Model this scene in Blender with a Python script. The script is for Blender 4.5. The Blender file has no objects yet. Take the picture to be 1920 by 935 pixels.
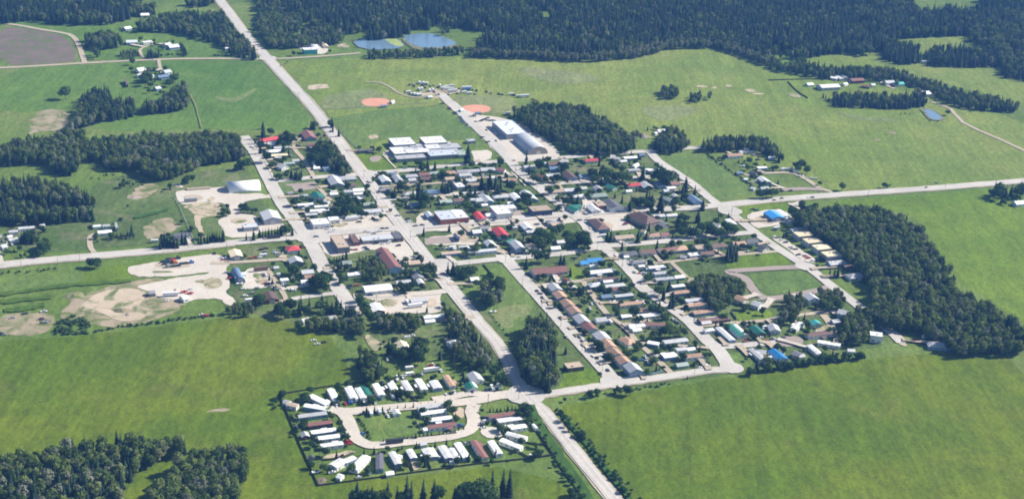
import bpy, bmesh, math, random
from mathutils import Vector, Matrix, noise

# ------------------------------------------------------------------ camera
R = random.Random(7)
SC = bpy.context.scene
COL = SC.collection
F, PITCH, ROLL, YAW, CAMH = 2754.8, math.radians(22.649), math.radians(3.6536), math.radians(22.261), 540.0
fw = Vector((0, math.cos(PITCH), -math.sin(PITCH)))
r0 = Vector((1, 0, 0)); u0 = r0.cross(fw)
cr, sr = math.cos(ROLL), math.sin(ROLL)
RT = cr * r0 + sr * u0
UP = -sr * r0 + cr * u0
CAM = Vector((0, 0, CAMH))
cam = bpy.data.cameras.new('camera'); co = bpy.data.objects.new('camera', cam); COL.objects.link(co)
cam.sensor_width = 36.0; cam.lens = F / 1920 * 36.0; cam.clip_start = 1; cam.clip_end = 30000
m = Matrix((RT, UP, -fw)).transposed().to_4x4(); m.translation = CAM
co.matrix_world = m
SC.camera = co

# ------------------------------------------------------------------ light
SUN_AZ, SUN_EL = math.radians(23.0), math.radians(37.0)      # azimuth measured from +X
W = bpy.data.worlds.new('World'); SC.world = W; W.use_nodes = True
nt = W.node_tree; bg = nt.nodes['Background']
sky = nt.nodes.new('ShaderNodeTexSky'); sky.sky_type = 'NISHITA'; sky.sun_disc = False
sky.sun_elevation = SUN_EL; sky.sun_rotation = math.pi / 2 - SUN_AZ; sky.altitude = 900
nt.links.new(sky.outputs[0], bg.inputs[0]); bg.inputs[1].default_value = 0.068
sl = bpy.data.lights.new('sun', 'SUN'); sl.energy = 5.0; sl.angle = math.radians(0.53); sl.color = (1.0, 0.93, 0.82)
so = bpy.data.objects.new('sun', sl); COL.objects.link(so)
sd = Vector((math.cos(SUN_AZ) * math.cos(SUN_EL), math.sin(SUN_AZ) * math.cos(SUN_EL), math.sin(SUN_EL)))
so.rotation_euler = sd.to_track_quat('Z', 'Y').to_euler(); so.location = (0, 0, 900)
SC.view_settings.view_transform = 'Standard'; SC.view_settings.look = 'None'
SC.view_settings.gamma = 1; SC.view_settings.exposure = 1.0; SC.view_settings.use_curve_mapping = False
SC.render.engine = 'CYCLES'
SC.cycles.filter_width = 1.8; SC.cycles.max_bounces = 5; SC.cycles.volume_bounces = 0; SC.cycles.diffuse_bounces = 2; SC.cycles.glossy_bounces = 2

# ------------------------------------------------------------------ helpers
CROPS = {'P0': (680, 600, 5.844), 'P1': (500, 680, 5.844), 'P2': (760, 700, 5.844), 'P3': (560, 775, 5.844), 'P4': (860, 775, 5.844),
         'P5': (680, 490, 5.844), 'P6': (400, 490, 5.844), 'P7': (300, 370, 5.844), 'R': (540, 370, 5.844), 'S': (780, 370, 5.844),
         'T': (1060, 370, 5.844), 'U': (1000, 480, 5.844), 'V': (1000, 590, 5.844), 'W': (1300, 500, 5.844), 'X': (1300, 600, 5.844),
         'Y': (1360, 370, 5.844), 'Z': (1600, 500, 5.844), 'N0': (300, 230, 5.844), 'N1': (600, 230, 5.844), 'N2': (900, 230, 5.844),
         'N3': (1180, 230, 5.844), 'F0': (0, 0, 3.896), 'F1': (480, 0, 3.896), 'F2': (960, 0, 3.896), 'F3': (1440, 0, 3.896),
         'F5': (0, 230, 3.896), 'F6': (1440, 230, 3.896), 'F7': (0, 460, 3.896), 'F8': (0, 695, 3.896), 'G': (960, 695, 3.896), 'O': (0, 0, 1.0)}

def px(crop, x, y):
    a = CROPS[crop]; return a[0] + x / a[2], a[1] + y / a[2]

def at(x, y, z=0.0):
    d = fw * F + RT * (x - 960) - UP * (y - 467.5)
    t = (CAMH - z) / -d.z
    return Vector((d.x * t, d.y * t, z))

def tag(o, label=None, cat=None, group=None, kind=None):
    if label: o['label'] = label
    if cat: o['category'] = cat
    if group: o['group'] = group
    if kind: o['kind'] = kind
    return o

def empty(name, loc, rz=0.0, sc=(1, 1, 1)):
    o = bpy.data.objects.new(name, None); o.location = loc; o.rotation_euler = (0, 0, rz); o.scale = sc
    o.empty_display_size = 1; COL.objects.link(o); return o

def link(name, me, parent=None, loc=None, rz=0.0, sc=None):
    o = bpy.data.objects.new(name, me); COL.objects.link(o)
    if parent is not None: o.parent = parent
    if loc is not None: o.location = loc
    if rz: o.rotation_euler = (0, 0, rz)
    if sc is not None: o.scale = sc
    return o

def mesh(name, vs, fs, mats, fm=None, smooth=False):
    me = bpy.data.meshes.new(name); me.from_pydata([tuple(v) for v in vs], [], fs)
    for mt in (mats if isinstance(mats, (list, tuple)) else [mats]): me.materials.append(mt)
    if fm: me.polygons.foreach_set('material_index', fm)
    if smooth: me.polygons.foreach_set('use_smooth', [True] * len(me.polygons))
    me.update(); return me

class MB:
    def __init__(s): s.v = []; s.f = []; s.m = []
    def box(s, x0, x1, y0, y1, z0, z1, mi=0):
        b = len(s.v)
        s.v += [(x0, y0, z0), (x1, y0, z0), (x1, y1, z0), (x0, y1, z0), (x0, y0, z1), (x1, y0, z1), (x1, y1, z1), (x0, y1, z1)]
        for q in ((0, 3, 2, 1), (4, 5, 6, 7), (0, 1, 5, 4), (1, 2, 6, 5), (2, 3, 7, 6), (3, 0, 4, 7)):
            s.f.append(tuple(b + i for i in q)); s.m.append(mi)
    def prism(s, prof, x0, x1, mi=0):            # profile in (y,z), extruded along x
        b = len(s.v); n = len(prof)
        s.v += [(x0, y, z) for y, z in prof] + [(x1, y, z) for y, z in prof]
        for i in range(n):
            j = (i + 1) % n
            s.f.append((b + i, b + j, b + n + j, b + n + i)); s.m.append(mi)
        s.f.append(tuple(b + i for i in range(n - 1, -1, -1))); s.m.append(mi)
        s.f.append(tuple(b + n + i for i in range(n))); s.m.append(mi)
    def cyl(s, c, r, h, n=10, mi=0, r2=None, axis='z'):
        b = len(s.v); r2 = r if r2 is None else r2
        for k, (rr, t) in enumerate(((r, 0), (r2, h))):
            for i in range(n):
                a = 2 * math.pi * i / n; p, q = rr * math.cos(a), rr * math.sin(a)
                s.v.append((c[0] + p, c[1] + q, c[2] + t) if axis == 'z' else (c[0] + p, c[1] + t, c[2] + q) if axis == 'y' else (c[0] + t, c[1] + p, c[2] + q))
        for i in range(n):
            j = (i + 1) % n; s.f.append((b + i, b + j, b + n + j, b + n + i)); s.m.append(mi)
        s.f.append(tuple(b + i for i in range(n - 1, -1, -1))); s.m.append(mi)
        s.f.append(tuple(b + n + i for i in range(n))); s.m.append(mi)
    def me(s, name, mats, smooth=False):
        me = mesh(name, s.v, s.f, mats, s.m, smooth)
        bm = bmesh.new(); bm.from_mesh(me); bmesh.ops.recalc_face_normals(bm, faces=bm.faces); bm.to_mesh(me); bm.free()
        return me

# ------------------------------------------------------------------ materials
def N(nt, t, **k):
    n = nt.nodes.new(t)
    for a, b in k.items(): setattr(n, a, b)
    return n

def ramp(nt, fac, stops):
    n = N(nt, 'ShaderNodeValToRGB'); e = n.color_ramp.elements
    while len(e) < len(stops): e.new(0.5)
    for el, (p, c) in zip(e, stops): el.position = p; el.color = (*c, 1)
    nt.links.new(fac, n.inputs[0]); return n.outputs[0]

def noise_tex(nt, vec, scale, detail=3, rough=0.55, dist=0.0):
    n = N(nt, 'ShaderNodeTexNoise'); n.inputs['Scale'].default_value = scale; n.inputs['Detail'].default_value = detail
    n.inputs['Roughness'].default_value = rough; n.inputs['Distortion'].default_value = dist
    nt.links.new(vec, n.inputs['Vector']); return n.outputs['Fac']

def mixc(nt, fac, a, b, mode='MIX'):
    n = N(nt, 'ShaderNodeMix', data_type='RGBA', blend_type=mode)
    for s, v in ((n.inputs[0], fac), (n.inputs[6], a), (n.inputs[7], b)):
        if isinstance(v, (int, float)): s.default_value = v
        elif isinstance(v, tuple): s.default_value = (*v, 1)
        else: nt.links.new(v, s)
    return n.outputs[2]

def newmat(name, rough=0.8, spec=0.3, metal=0.0):
    m = bpy.data.materials.new(name); m.use_nodes = True
    b = m.node_tree.nodes['Principled BSDF']
    b.inputs['Roughness'].default_value = rough; b.inputs['Metallic'].default_value = metal
    b.inputs['Specular IOR Level'].default_value = spec
    return m, m.node_tree, b

def worldpos(nt, rot=0.0, scale=(1, 1, 1)):
    g = N(nt, 'ShaderNodeNewGeometry')
    mp = N(nt, 'ShaderNodeMapping'); mp.inputs['Rotation'].default_value = (0, 0, rot); mp.inputs['Scale'].default_value = scale
    nt.links.new(g.outputs['Position'], mp.inputs['Vector']); return mp.outputs['Vector']

def mat_field(name, a, b, c, streak=0.0, rot=0.0, dry=(0.21, 0.185, 0.075), dryness=0.5):
    """grass: a/b broad tones, c a darker tone in patches, dry straw flecks; streak = mowing or wind rows"""
    m, nt, bs = newmat(name, 0.95, 0.1)
    p = worldpos(nt)
    col = ramp(nt, noise_tex(nt, p, 1 / 260, 5, 0.6, 0.6), [(0.38, a), (0.6, b)])
    dk = ramp(nt, noise_tex(nt, p, 1 / 110, 8, 0.68, 1.4), [(0.44, (0, 0, 0)), (0.74, (0.85,) * 3)])
    col = mixc(nt, dk, col, c)
    dr = ramp(nt, noise_tex(nt, p, 1 / 55, 7, 0.68, 0.8), [(0.60 - 0.1 * dryness, (0, 0, 0)), (0.86 - 0.12 * dryness, (1, 1, 1))])
    dr2 = N(nt, 'ShaderNodeMath', operation='MULTIPLY'); nt.links.new(dr, dr2.inputs[0]); dr2.inputs[1].default_value = dryness
    col = mixc(nt, dr2.outputs[0], col, dry)
    ps = worldpos(nt, rot, (1 / 9, 1 / 90, 1))
    st = ramp(nt, noise_tex(nt, ps, 1.0, 4, 0.6, 0.4), [(0.3, (0.74,) * 3), (0.7, (1.24,) * 3)])
    col = mixc(nt, 0.4 + 0.6 * streak, col, st, 'MULTIPLY')
    f1 = ramp(nt, noise_tex(nt, p, 1 / 42, 4, 0.6, 0.8), [(0.3, (0.90,) * 3), (0.7, (1.09,) * 3)])
    col = mixc(nt, 0.9, col, f1, 'MULTIPLY')
    pf = worldpos(nt, rot + 0.5, (1 / 4.5, 1 / 9, 1))
    f3 = ramp(nt, noise_tex(nt, pf, 1.0, 6, 0.72, 0.3), [(0.3, (0.62,) * 3), (0.5, (1.0,) * 3), (0.7, (1.36,) * 3)])
    col = mixc(nt, 0.85, col, f3, 'MULTIPLY')
    fl = ramp(nt, noise_tex(nt, p, 1 / 3.5, 5, 0.7), [(0.64, (0, 0, 0)), (0.8, (0.5,) * 3)])
    col = mixc(nt, fl, col, tuple(0.5 * (u + v) for u, v in zip(dry, b)))
    f2 = ramp(nt, noise_tex(nt, p, 1 / 2.2, 3, 0.7), [(0.3, (0.6,) * 3), (0.72, (1.4,) * 3)])
    col = mixc(nt, 0.7, col, f2, 'MULTIPLY')
    nt.links.new(col, bs.inputs['Base Color']); return m

def mat_soil(name, a, b, spot=(0.2, 0.17, 0.13), rough=0.95, green=None, gamt=0.5):
    m, nt, bs = newmat(name, rough, 0.15)
    p = worldpos(nt)
    col = ramp(nt, noise_tex(nt, p, 1 / 30, 6, 0.62, 0.5), [(0.33, a), (0.67, b)])
    sp = ramp(nt, noise_tex(nt, p, 1 / 14, 7, 0.7, 0.8), [(0.56, (0, 0, 0)), (0.78, (0.55,) * 3)])
    col = mixc(nt, sp, col, spot)
    f2 = ramp(nt, noise_tex(nt, p, 1 / 1.6, 4, 0.7), [(0.3, (0.8,) * 3), (0.7, (1.16,) * 3)])
    col = mixc(nt, 0.8, col, f2, 'MULTIPLY')
    if green:
        g = ramp(nt, noise_tex(nt, p, 1 / 22, 7, 0.68, 1.0), [(0.5 - 0.1 * gamt, (0, 0, 0)), (0.62, (1, 1, 1))])
        col = mixc(nt, g, col, green)
    nt.links.new(col, bs.inputs['Base Color']); return m

def mat_paint(name, c, rough=0.6, var=0.14, spec=0.3, metal=0.0, sc=0.5, perobj=0.12, streak=False):
    m, nt, bs = newmat(name, rough, spec, metal)
    tc = N(nt, 'ShaderNodeTexCoord')
    mp = N(nt, 'ShaderNodeMapping'); nt.links.new(tc.outputs['Object'], mp.inputs['Vector'])
    mp.inputs['Scale'].default_value = (0.4, 2.4, 1) if streak else (1, 1, 1)
    f = ramp(nt, noise_tex(nt, mp.outputs[0], sc, 5, 0.65), [(0.25, (1 - var,) * 3), (0.75, (1 + var * 0.6,) * 3)])
    col = mixc(nt, 1.0, tuple(c), f, 'MULTIPLY')
    oi = N(nt, 'ShaderNodeObjectInfo')
    v = ramp(nt, oi.outputs['Random'], [(0, (1 - perobj,) * 3), (1, (1 + perobj * 0.5,) * 3)])
    col = mixc(nt, 1.0, col, v, 'MULTIPLY')
    nt.links.new(col, bs.inputs['Base Color']); return m

def mat_leaf(name, stops, sc=0.35, transl=0.0):
    m, nt, bs = newmat(name, 0.85, 0.12)
    oi = N(nt, 'ShaderNodeObjectInfo')
    col = ramp(nt, oi.outputs['Random'], stops)
    tc = N(nt, 'ShaderNodeTexCoord')
    f = ramp(nt, noise_tex(nt, tc.outputs['Object'], sc, 3, 0.6), [(0.3, (0.66,) * 3), (0.7, (1.38,) * 3)])
    col = mixc(nt, 1.0, col, f, 'MULTIPLY')
    nt.links.new(col, bs.inputs['Base Color'])
    tr = N(nt, 'ShaderNodeBsdfTranslucent'); mx = N(nt, 'ShaderNodeMixShader'); mx.inputs[0].default_value = transl
    nt.links.new(mixc(nt, 1.0, col, (1.25, 1.35, 0.7), 'MULTIPLY'), tr.inputs['Color'])
    nt.links.new(bs.outputs[0], mx.inputs[1]); nt.links.new(tr.outputs[0], mx.inputs[2])
    nt.links.new(mx.outputs[0], nt.nodes['Material Output'].inputs['Surface']); return m

ROOFC = {'w': (0.76, 0.76, 0.76), 'l': (0.47, 0.48, 0.50), 'g': (0.26, 0.26, 0.28), 'd': (0.11, 0.11, 0.125), 'b': (0.155, 0.095, 0.08),
         'r': (0.235, 0.11, 0.095), 't': (0.42, 0.33, 0.25), 'o': (0.43, 0.275, 0.19), 'R': (0.55, 0.06, 0.075), 'B': (0.035, 0.26, 0.62),
         'q': (0.07, 0.45, 0.45), 'G': (0.02, 0.16, 0.12), 'c': (0.72, 0.62, 0.42), 's': (0.14, 0.21, 0.32), 'p': (0.30, 0.36, 0.32), 'i': (0.56, 0.60, 0.66)}
ROOFN = {'w': 'white', 'l': 'pale grey', 'g': 'grey', 'd': 'charcoal', 'b': 'brown', 'r': 'rust', 't': 'tan', 'o': 'orange-tan', 'R': 'bright red', 'B': 'bright blue',
         'q': 'turquoise', 'G': 'dark green', 'c': 'cream', 's': 'slate blue', 'p': 'grey green', 'i': 'icy white'}
WALLC = {'w': (0.74, 0.74, 0.72), 'l': (0.42, 0.43, 0.44), 'g': (0.25, 0.25, 0.26), 'b': (0.24, 0.34, 0.46), 't': (0.40, 0.34, 0.27), 'k': (0.11, 0.075, 0.06),
         'o': (0.38, 0.13, 0.07), 'n': (0.045, 0.055, 0.12), 'r': (0.20, 0.05, 0.05), 'c': (0.6, 0.54, 0.42), 'G': (0.25, 0.34, 0.3), 'a': (0.38, 0.56, 0.70)}
MR = {k: mat_paint('roof_' + ROOFN[k].replace(' ', '_'), c, 0.55, 0.24, 0.35, sc=0.7, perobj=0.24, streak=True) for k, c in ROOFC.items()}
MW = {k: mat_paint('siding_' + k, c, 0.7, 0.12, 0.25, sc=0.8) for k, c in WALLC.items()}
for k in ROOFC: MW.setdefault(k, mat_paint('siding_' + ROOFN[k].replace(' ', '_'), ROOFC[k], 0.7, 0.12, 0.25, sc=0.8))
M_FRAME = mat_paint('window_frame', (0.7, 0.7, 0.68), perobj=0.05)
M_GLASS = newmat('window_glass', 0.15, 0.5)[0]; M_GLASS.node_tree.nodes['Principled BSDF'].inputs['Base Color'].default_value = (0.03, 0.04, 0.05, 1)
M_DOOR = mat_paint('door_paint', (0.28, 0.25, 0.24), perobj=0.5)
M_BRICK = mat_paint('chimney_metal', (0.3, 0.28, 0.26))
M_TYRE = mat_paint('tyre_rubber', (0.02, 0.02, 0.02))
M_WOODG = mat_paint('weathered_wood', (0.17, 0.14, 0.12), 0.9, 0.3)
M_WOODD = mat_paint('dark_stained_wood', (0.085, 0.07, 0.06), 0.9, 0.3)
M_POLE = mat_paint('pole_wood', (0.2, 0.16, 0.13), 0.9, 0.2)
M_BARK = mat_paint('bark', (0.12, 0.095, 0.075), 0.95, 0.3)
M_METAL = mat_paint('galvanised_steel', (0.45, 0.46, 0.47), 0.45, 0.1, 0.5)
M_SPRUCE = mat_leaf('spruce_needles', [(0, (0.010, 0.023, 0.019)), (0.5, (0.016, 0.034, 0.024)), (1, (0.027, 0.050, 0.027))])
M_ASPEN = mat_leaf('aspen_leaves', [(0, (0.042, 0.078, 0.020)), (0.35, (0.074, 0.118, 0.030)), (0.65, (0.112, 0.158, 0.042)), (0.85, (0.150, 0.195, 0.050)), (1, (0.160, 0.180, 0.095))], transl=0.3)
M_SILVER = mat_leaf('silvery_leaves', [(0, (0.115, 0.135, 0.085)), (0.5, (0.15, 0.17, 0.115)), (1, (0.20, 0.21, 0.165))], transl=0.25)
M_BROAD = mat_leaf('garden_leaves', [(0, (0.022, 0.05, 0.018)), (0.5, (0.036, 0.078, 0.022)), (1, (0.075, 0.13, 0.032))], transl=0.3)
M_SHRUB = mat_leaf('shrub_leaves', [(0, (0.028, 0.06, 0.018)), (1, (0.06, 0.105, 0.03))])
# ------------------------------------------------------------------ ground, fields, roads, water
M_MEADOW = mat_field('meadow_grass', (0.088, 0.145, 0.024), (0.13, 0.175, 0.042), (0.060, 0.108, 0.020), 0.3, 0.2, dryness=0.45)
M_NORTH = mat_field('north_pasture_grass', (0.128, 0.180, 0.030), (0.176, 0.210, 0.048), (0.100, 0.156, 0.028), 0.35, 1.2, dryness=0.35)
M_RICH = mat_field('hay_field_grass', (0.066, 0.132, 0.020), (0.092, 0.160, 0.028), (0.112, 0.172, 0.036), 0.3, 0.9, dryness=0.1)
M_NEAR = mat_field('near_pasture_grass', (0.070, 0.118, 0.006), (0.110, 0.146, 0.010), (0.054, 0.096, 0.006), 0.5, 0.5, (0.17, 0.15, 0.05), 0.5)
M_EAST = mat_field('east_hay_grass', (0.092, 0.155, 0.012), (0.122, 0.182, 0.018), (0.074, 0.130, 0.013), 0.25, 0.4, dryness=0.15)
M_LAWN = mat_field('lawn_grass', (0.090, 0.150, 0.032), (0.115, 0.170, 0.042), (0.075, 0.130, 0.028), 0.3, 0.39, dryness=0.2)
M_DRYG = mat_field('dry_lawn_grass', (0.150, 0.190, 0.065), (0.175, 0.195, 0.080), (0.125, 0.165, 0.055), 0.3, 0.39, dryness=0.4)
M_TOWN = mat_field('yard_grass', (0.066, 0.110, 0.026), (0.110, 0.150, 0.046), (0.040, 0.072, 0.018), 0.2, 0.39, (0.24, 0.2, 0.14), 0.8)
M_DAMP = mat_field('damp_grass', (0.056, 0.105, 0.012), (0.074, 0.125, 0.015), (0.045, 0.085, 0.012), 0.3, 0.5, dryness=0.2)
M_DITCH = mat_field('ditch_grass', (0.035, 0.085, 0.014), (0.055, 0.110, 0.020), (0.03, 0.07, 0.012), 0.2, 0.39, dryness=0.1)
M_PLOUGH = mat_soil('ploughed_soil', (0.125, 0.10, 0.08), (0.16, 0.125, 0.105), (0.09, 0.085, 0.06), green=(0.09, 0.12, 0.04), gamt=0.1)
M_GRAVEL = mat_soil('pale_gravel', (0.44, 0.40, 0.345), (0.51, 0.465, 0.41), (0.36, 0.32, 0.27))
M_ASPH = mat_soil('weathered_asphalt', (0.385, 0.365, 0.335), (0.475, 0.45, 0.415), (0.31, 0.285, 0.26))
M_BROWNASPH = mat_soil('brown_chipseal', (0.27, 0.225, 0.20), (0.31, 0.26, 0.235), (0.23, 0.19, 0.17))
M_DIRT = mat_soil('tan_dirt', (0.38, 0.31, 0.23), (0.46, 0.38, 0.29), (0.30, 0.24, 0.17), green=(0.10, 0.14, 0.045), gamt=0.1)
M_WEEDY = mat_soil('weedy_dirt', (0.26, 0.22, 0.15), (0.34, 0.28, 0.20), (0.2, 0.18, 0.12), green=(0.095, 0.13, 0.035), gamt=0.6)
M_TRACK = mat_soil('track_gravel', (0.34, 0.29, 0.22), (0.40, 0.345, 0.27), (0.28, 0.24, 0.17))
M_INFIELD = mat_soil('infield_clay', (0.50, 0.235, 0.16), (0.55, 0.28, 0.20), (0.45, 0.21, 0.145))
M_CONC = mat_soil('concrete', (0.47, 0.43, 0.36), (0.52, 0.48, 0.40), (0.42, 0.38, 0.31))
M_LINE = mat_paint('road_paint', (0.62, 0.6, 0.55), perobj=0.0)
M_BANK = mat_soil('shore_mud', (0.16, 0.14, 0.09), (0.22, 0.19, 0.12), (0.1, 0.12, 0.05), green=(0.07, 0.11, 0.03), gamt=0.7)
M_ALGAE = mat_soil('pond_algae', (0.22, 0.30, 0.09), (0.32, 0.36, 0.13), (0.13, 0.2, 0.1))
mw, ntw, bw = newmat('lagoon_water', 0.12, 0.5)
bw.inputs['Base Color'].default_value = (0.13, 0.21, 0.29, 1)
bmpn = N(ntw, 'ShaderNodeBump'); bmpn.inputs['Strength'].default_value = 0.25; bmpn.inputs['Distance'].default_value = 0.4
ntw.links.new(noise_tex(ntw, worldpos(ntw, 0.4, (1, 3, 1)), 0.25, 4), bmpn.inputs['Height']); ntw.links.new(bmpn.outputs[0], bw.inputs['Normal'])

GZ = [0.02]
def layer():
    GZ[0] += 0.005; return GZ[0]

def struct(name, me):
    o = link(name, me); o['kind'] = 'structure'; return o

S0 = MB()
def ground_sheet():
    n = 24; vs = []; fs = []
    for j in range(n + 1):
        for i in range(n + 1):
            vs.append((-4200 + 8400 * i / n, -600 + 7000 * j / n, 0))
    for j in range(n):
        for i in range(n):
            a = j * (n + 1) + i; fs.append((a, a + 1, a + n + 2, a + n + 1))
    struct('ground', mesh('ground', vs, fs, M_MEADOW))
ground_sheet()

def densify(pts, step, jit, closed=True, seed=0):
    rr = random.Random(seed); out = []
    n = len(pts)
    for i in range(n if closed else n - 1):
        a, b = pts[i], pts[(i + 1) % n]
        k = max(1, int((b - a).length / step))
        t = (b - a); nn = Vector((-t.y, t.x, 0)); nn.normalize() if nn.length else None
        for q in range(k):
            p = a.lerp(b, q / k)
            w = 2.6 * jit * noise.noise(Vector((p.x / 16, p.y / 16, seed))) + 1.6 * jit * noise.noise(Vector((p.x / 5, p.y / 5, seed + 9)))
            out.append(p + nn * (w + rr.uniform(-jit, jit) * .6) if q else p)
    if not closed: out.append(pts[-1])
    return out

def chaikin(pts, it=2, closed=True):
    for _ in range(it):
        o = []
        n = len(pts)
        for i in range(n if closed else n - 1):
            a, b = pts[i], pts[(i + 1) % n]
            o += [a.lerp(b, .25), a.lerp(b, .75)]
        if not closed: o = [pts[0]] + o[1:-1] + [pts[-1]]
        pts = o
    return pts

def P(crop, s):
    """'x y, x y' in a crop's coordinates -> world points on the ground"""
    return [at(*px(crop, *map(float, q.split()))) for q in s.split(',')]

def sheet(name, mat, crop, s, rnd=1, step=3.5, jit=0.7):
    pts = P(crop, s)
    if rnd: pts = chaikin(pts, rnd)
    pts = densify(pts, step, jit, True, len(s))
    z = layer()
    return struct(name, mesh(name, [(p.x, p.y, z) for p in pts], [tuple(range(len(pts)))], mat))

def smooth_line(pts, k=6):
    out = []
    n = len(pts)
    for i in range(n - 1):
        a = pts[max(i - 1, 0)]; b = pts[i]; c = pts[i + 1]; d = pts[min(i + 2, n - 1)]
        for q in range(k):
            t = q / k
            out.append(0.5 * ((2 * b) + (c - a) * t + (2 * a - 5 * b + 4 * c - d) * t * t + (3 * b - a - 3 * c + d) * t ** 3))
    out.append(pts[-1]); return out

def ribbon(name, mat, crop, s, width, jit=0.25, offs=0.0, pts=None, thick=0.0):
    pts = smooth_line(pts or P(crop, s)); rr = random.Random(len(pts)); z = layer()
    vs = []; fs = []
    for i, p in enumerate(pts):
        t = pts[min(i + 1, len(pts) - 1)] - pts[max(i - 1, 0)]; t.z = 0; t.normalize()
        n = Vector((-t.y, t.x, 0))
        vs += [p + n * (offs + width / 2 + rr.uniform(-jit, jit)) + Vector((0, 0, z)), p + n * (offs - width / 2 + rr.uniform(-jit, jit)) + Vector((0, 0, z))]
        if i: a = 2 * i; fs.append((a - 2, a - 1, a + 1, a))
    if thick:                                   # a raised kerb or walk
        n0 = len(vs); vs += [Vector((v.x, v.y, z + thick)) for v in vs]
        top = [tuple(n0 + i for i in f) for f in fs]
        side = [(f[0], f[3], n0 + f[3], n0 + f[0]) for f in fs] + [(f[2], f[1], n0 + f[1], n0 + f[2]) for f in fs]
        fs = top + side
    return struct(name, mesh(name, vs, fs, mat))

# fields
sheet('north_pasture', M_NORTH, 'O', '513 113,700 109,880 106,1000 107,1120 114,1200 107,1260 90,1340 86,1400 100,1450 127,1560 144,1930 218,1960 300,1930 338,1840 345,1570 364,1500 332,1340 282,1200 258,1130 218,950 178,800 200,840 190,912 265,700 300,600 200,530 130', 1)
sheet('far_clearing', M_NORTH, 'O', '1500 118,1530 95,1600 100,1700 110,1760 118,1880 118,1930 142,1935 210,1800 160,1680 138,1560 138', 1)
sheet('far_clearing_meadow', M_NORTH, 'O', '1676 68,1800 64,1818 75,1790 95,1700 98', 1)
sheet('hay_field', M_RICH, 'O', '0 131,160 122,300 115,480 115,500 122,608 252,480 242,350 243,170 248,150 200,60 212,-20 205', 1)
sheet('far_meadow', M_RICH, 'O', '270 112,160 112,140 70,0 40,0 25,120 45,250 45,300 20,400 20,430 60,470 100', 1)
sheet('ploughed_field', M_PLOUGH, 'F0', '-30 195,250 212,520 278,558 430,540 455,-30 492', 1)
sheet('near_pasture', M_NEAR, 'O', '1040 762,1100 752,1390 702,1700 664,1935 652,2000 1040,1200 1040,1110 860', 1)
sheet('west_pasture', M_NEAR, 'O', '-40 642,130 632,400 598,470 592,560 606,640 640,660 725,524 741,598 912,1035 862,1140 1040,-90 1040', 1)
sheet('east_hay_field', M_EAST, 'O', '1530 379,1640 372,1760 362,1935 350,1990 640,1930 628,1860 560,1790 530,1740 430,1690 392', 1)
sheet('west_weedy_field', M_TOWN, 'O', '180 330,330 330,440 310,470 320,500 400,520 440,270 460,0 480,-20 410,150 410', 1)
sheet('town_yards', M_TOWN, 'O', '470 255,600 245,670 330,1220 290,1335 380,1700 640,1300 712,1150 730,990 750,900 690,700 640,420 575,440 470,560 440', 0)
sheet('hay_plot', M_LAWN, 'F7', '300 255,590 190,600 270,300 330,-20 370,-20 260', 1)
sheet('roadside_lawn', M_EAST, 'F7', '600 180,940 130,1440 52,1435 75,1100 115,930 165,980 230,800 290,600 290', 1)
sheet('dry_patch', M_WEEDY, 'F5', '1040 760,1150 700,1270 690,1300 780,1180 830,1060 860', 2, 3, 3.0)
sheet('dry_patch', M_WEEDY, 'F0', '230 880,290 800,460 800,510 840,480 960,260 960,200 1000', 2, 3, 3.0)
sheet('dry_patch', M_WEEDY, 'F5', '1020 460,1100 440,1190 470,1060 560,940 560,920 540', 2, 3, 3.0)
sheet('dry_patch', M_WEEDY, 'F8', '1480 300,1600 270,1700 275,1660 295,1560 300', 2, 3, 3.0)
sheet('dry_patch', M_WEEDY, 'F7', '0 505,180 490,390 495,410 560,330 650,100 660,-30 620', 2, 3, 3.0)
for q in ('1345 622,1430 630,1425 642,1350 635', '1465 630,1500 632,1495 648,1465 645', '1560 620,1610 625,1600 635,1560 632', '1700 650,1790 655,1780 675,1705 668', '1755 680,1845 682,1840 692,1760 690'):
    sheet('bare_patch', M_DIRT, 'F2', q, 2, 4)
sheet('bare_patch', M_DIRT, 'F3', '130 680,200 680,255 715,170 705', 2, 4)
for q in ('880 60,940 70,930 90,890 80', '770 120,820 125,815 135,775 132', '1300 190,1330 195,1300 200'):
    sheet('bare_patch', M_WEEDY, 'F6', q, 2, 4)
sheet('weedy_ground', M_WEEDY, 'F7', '400 540,520 410,700 320,930 275,1060 245,1200 230,1420 395,1260 500,1000 585,860 605,640 570', 2, 3, 2.6)
for c, q in (('F2', '900 790,1150 765,1420 790,1220 870,1060 885'), ('F2', '0 480,300 510,700 560,500 620,200 600'), ('F3', '400 800,700 850,1000 880,760 900'), ('F0', '1560 700,1700 730,1870 640,1880 660,1720 755,1600 730')):
    sheet('pale_grass', M_DRYG, c, q, 3, 6, 3.0)
# mown and tended grounds
sheet('school_field', M_LAWN, 'O', '614 222,700 208,832 196,908 264,850 262,720 262,672 280', 0)
sheet('ball_outfield', M_DRYG, 'F1', '466 745,500 700,760 650,880 645,1000 740,900 775,780 790,490 805', 1)
sheet('ball_outfield', M_DRYG, 'F1', '1410 705,1600 695,1880 700,1900 800,1870 835,1760 835,1500 800', 1)
sheet('ball_infield', M_INFIELD, 'F1', '762 742,800 722,870 716,950 720,985 745,960 772,880 782,800 776', 2, 4, .3)
sheet('ball_infield', M_INFIELD, 'F1', '1495 785,1540 768,1620 765,1700 775,1722 800,1680 825,1590 828,1510 815', 2, 4, .3)
sheet('crescent_lawn', M_LAWN, 'W', '575 100,620 80,1130 38,1230 55,1420 190,1340 258,860 298,790 285,630 160', 1)
sheet('corner_lawn', M_EAST, 'Y', '190 635,560 600,600 610,740 720,700 745,230 790,0 780,30 660', 1)
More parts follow.
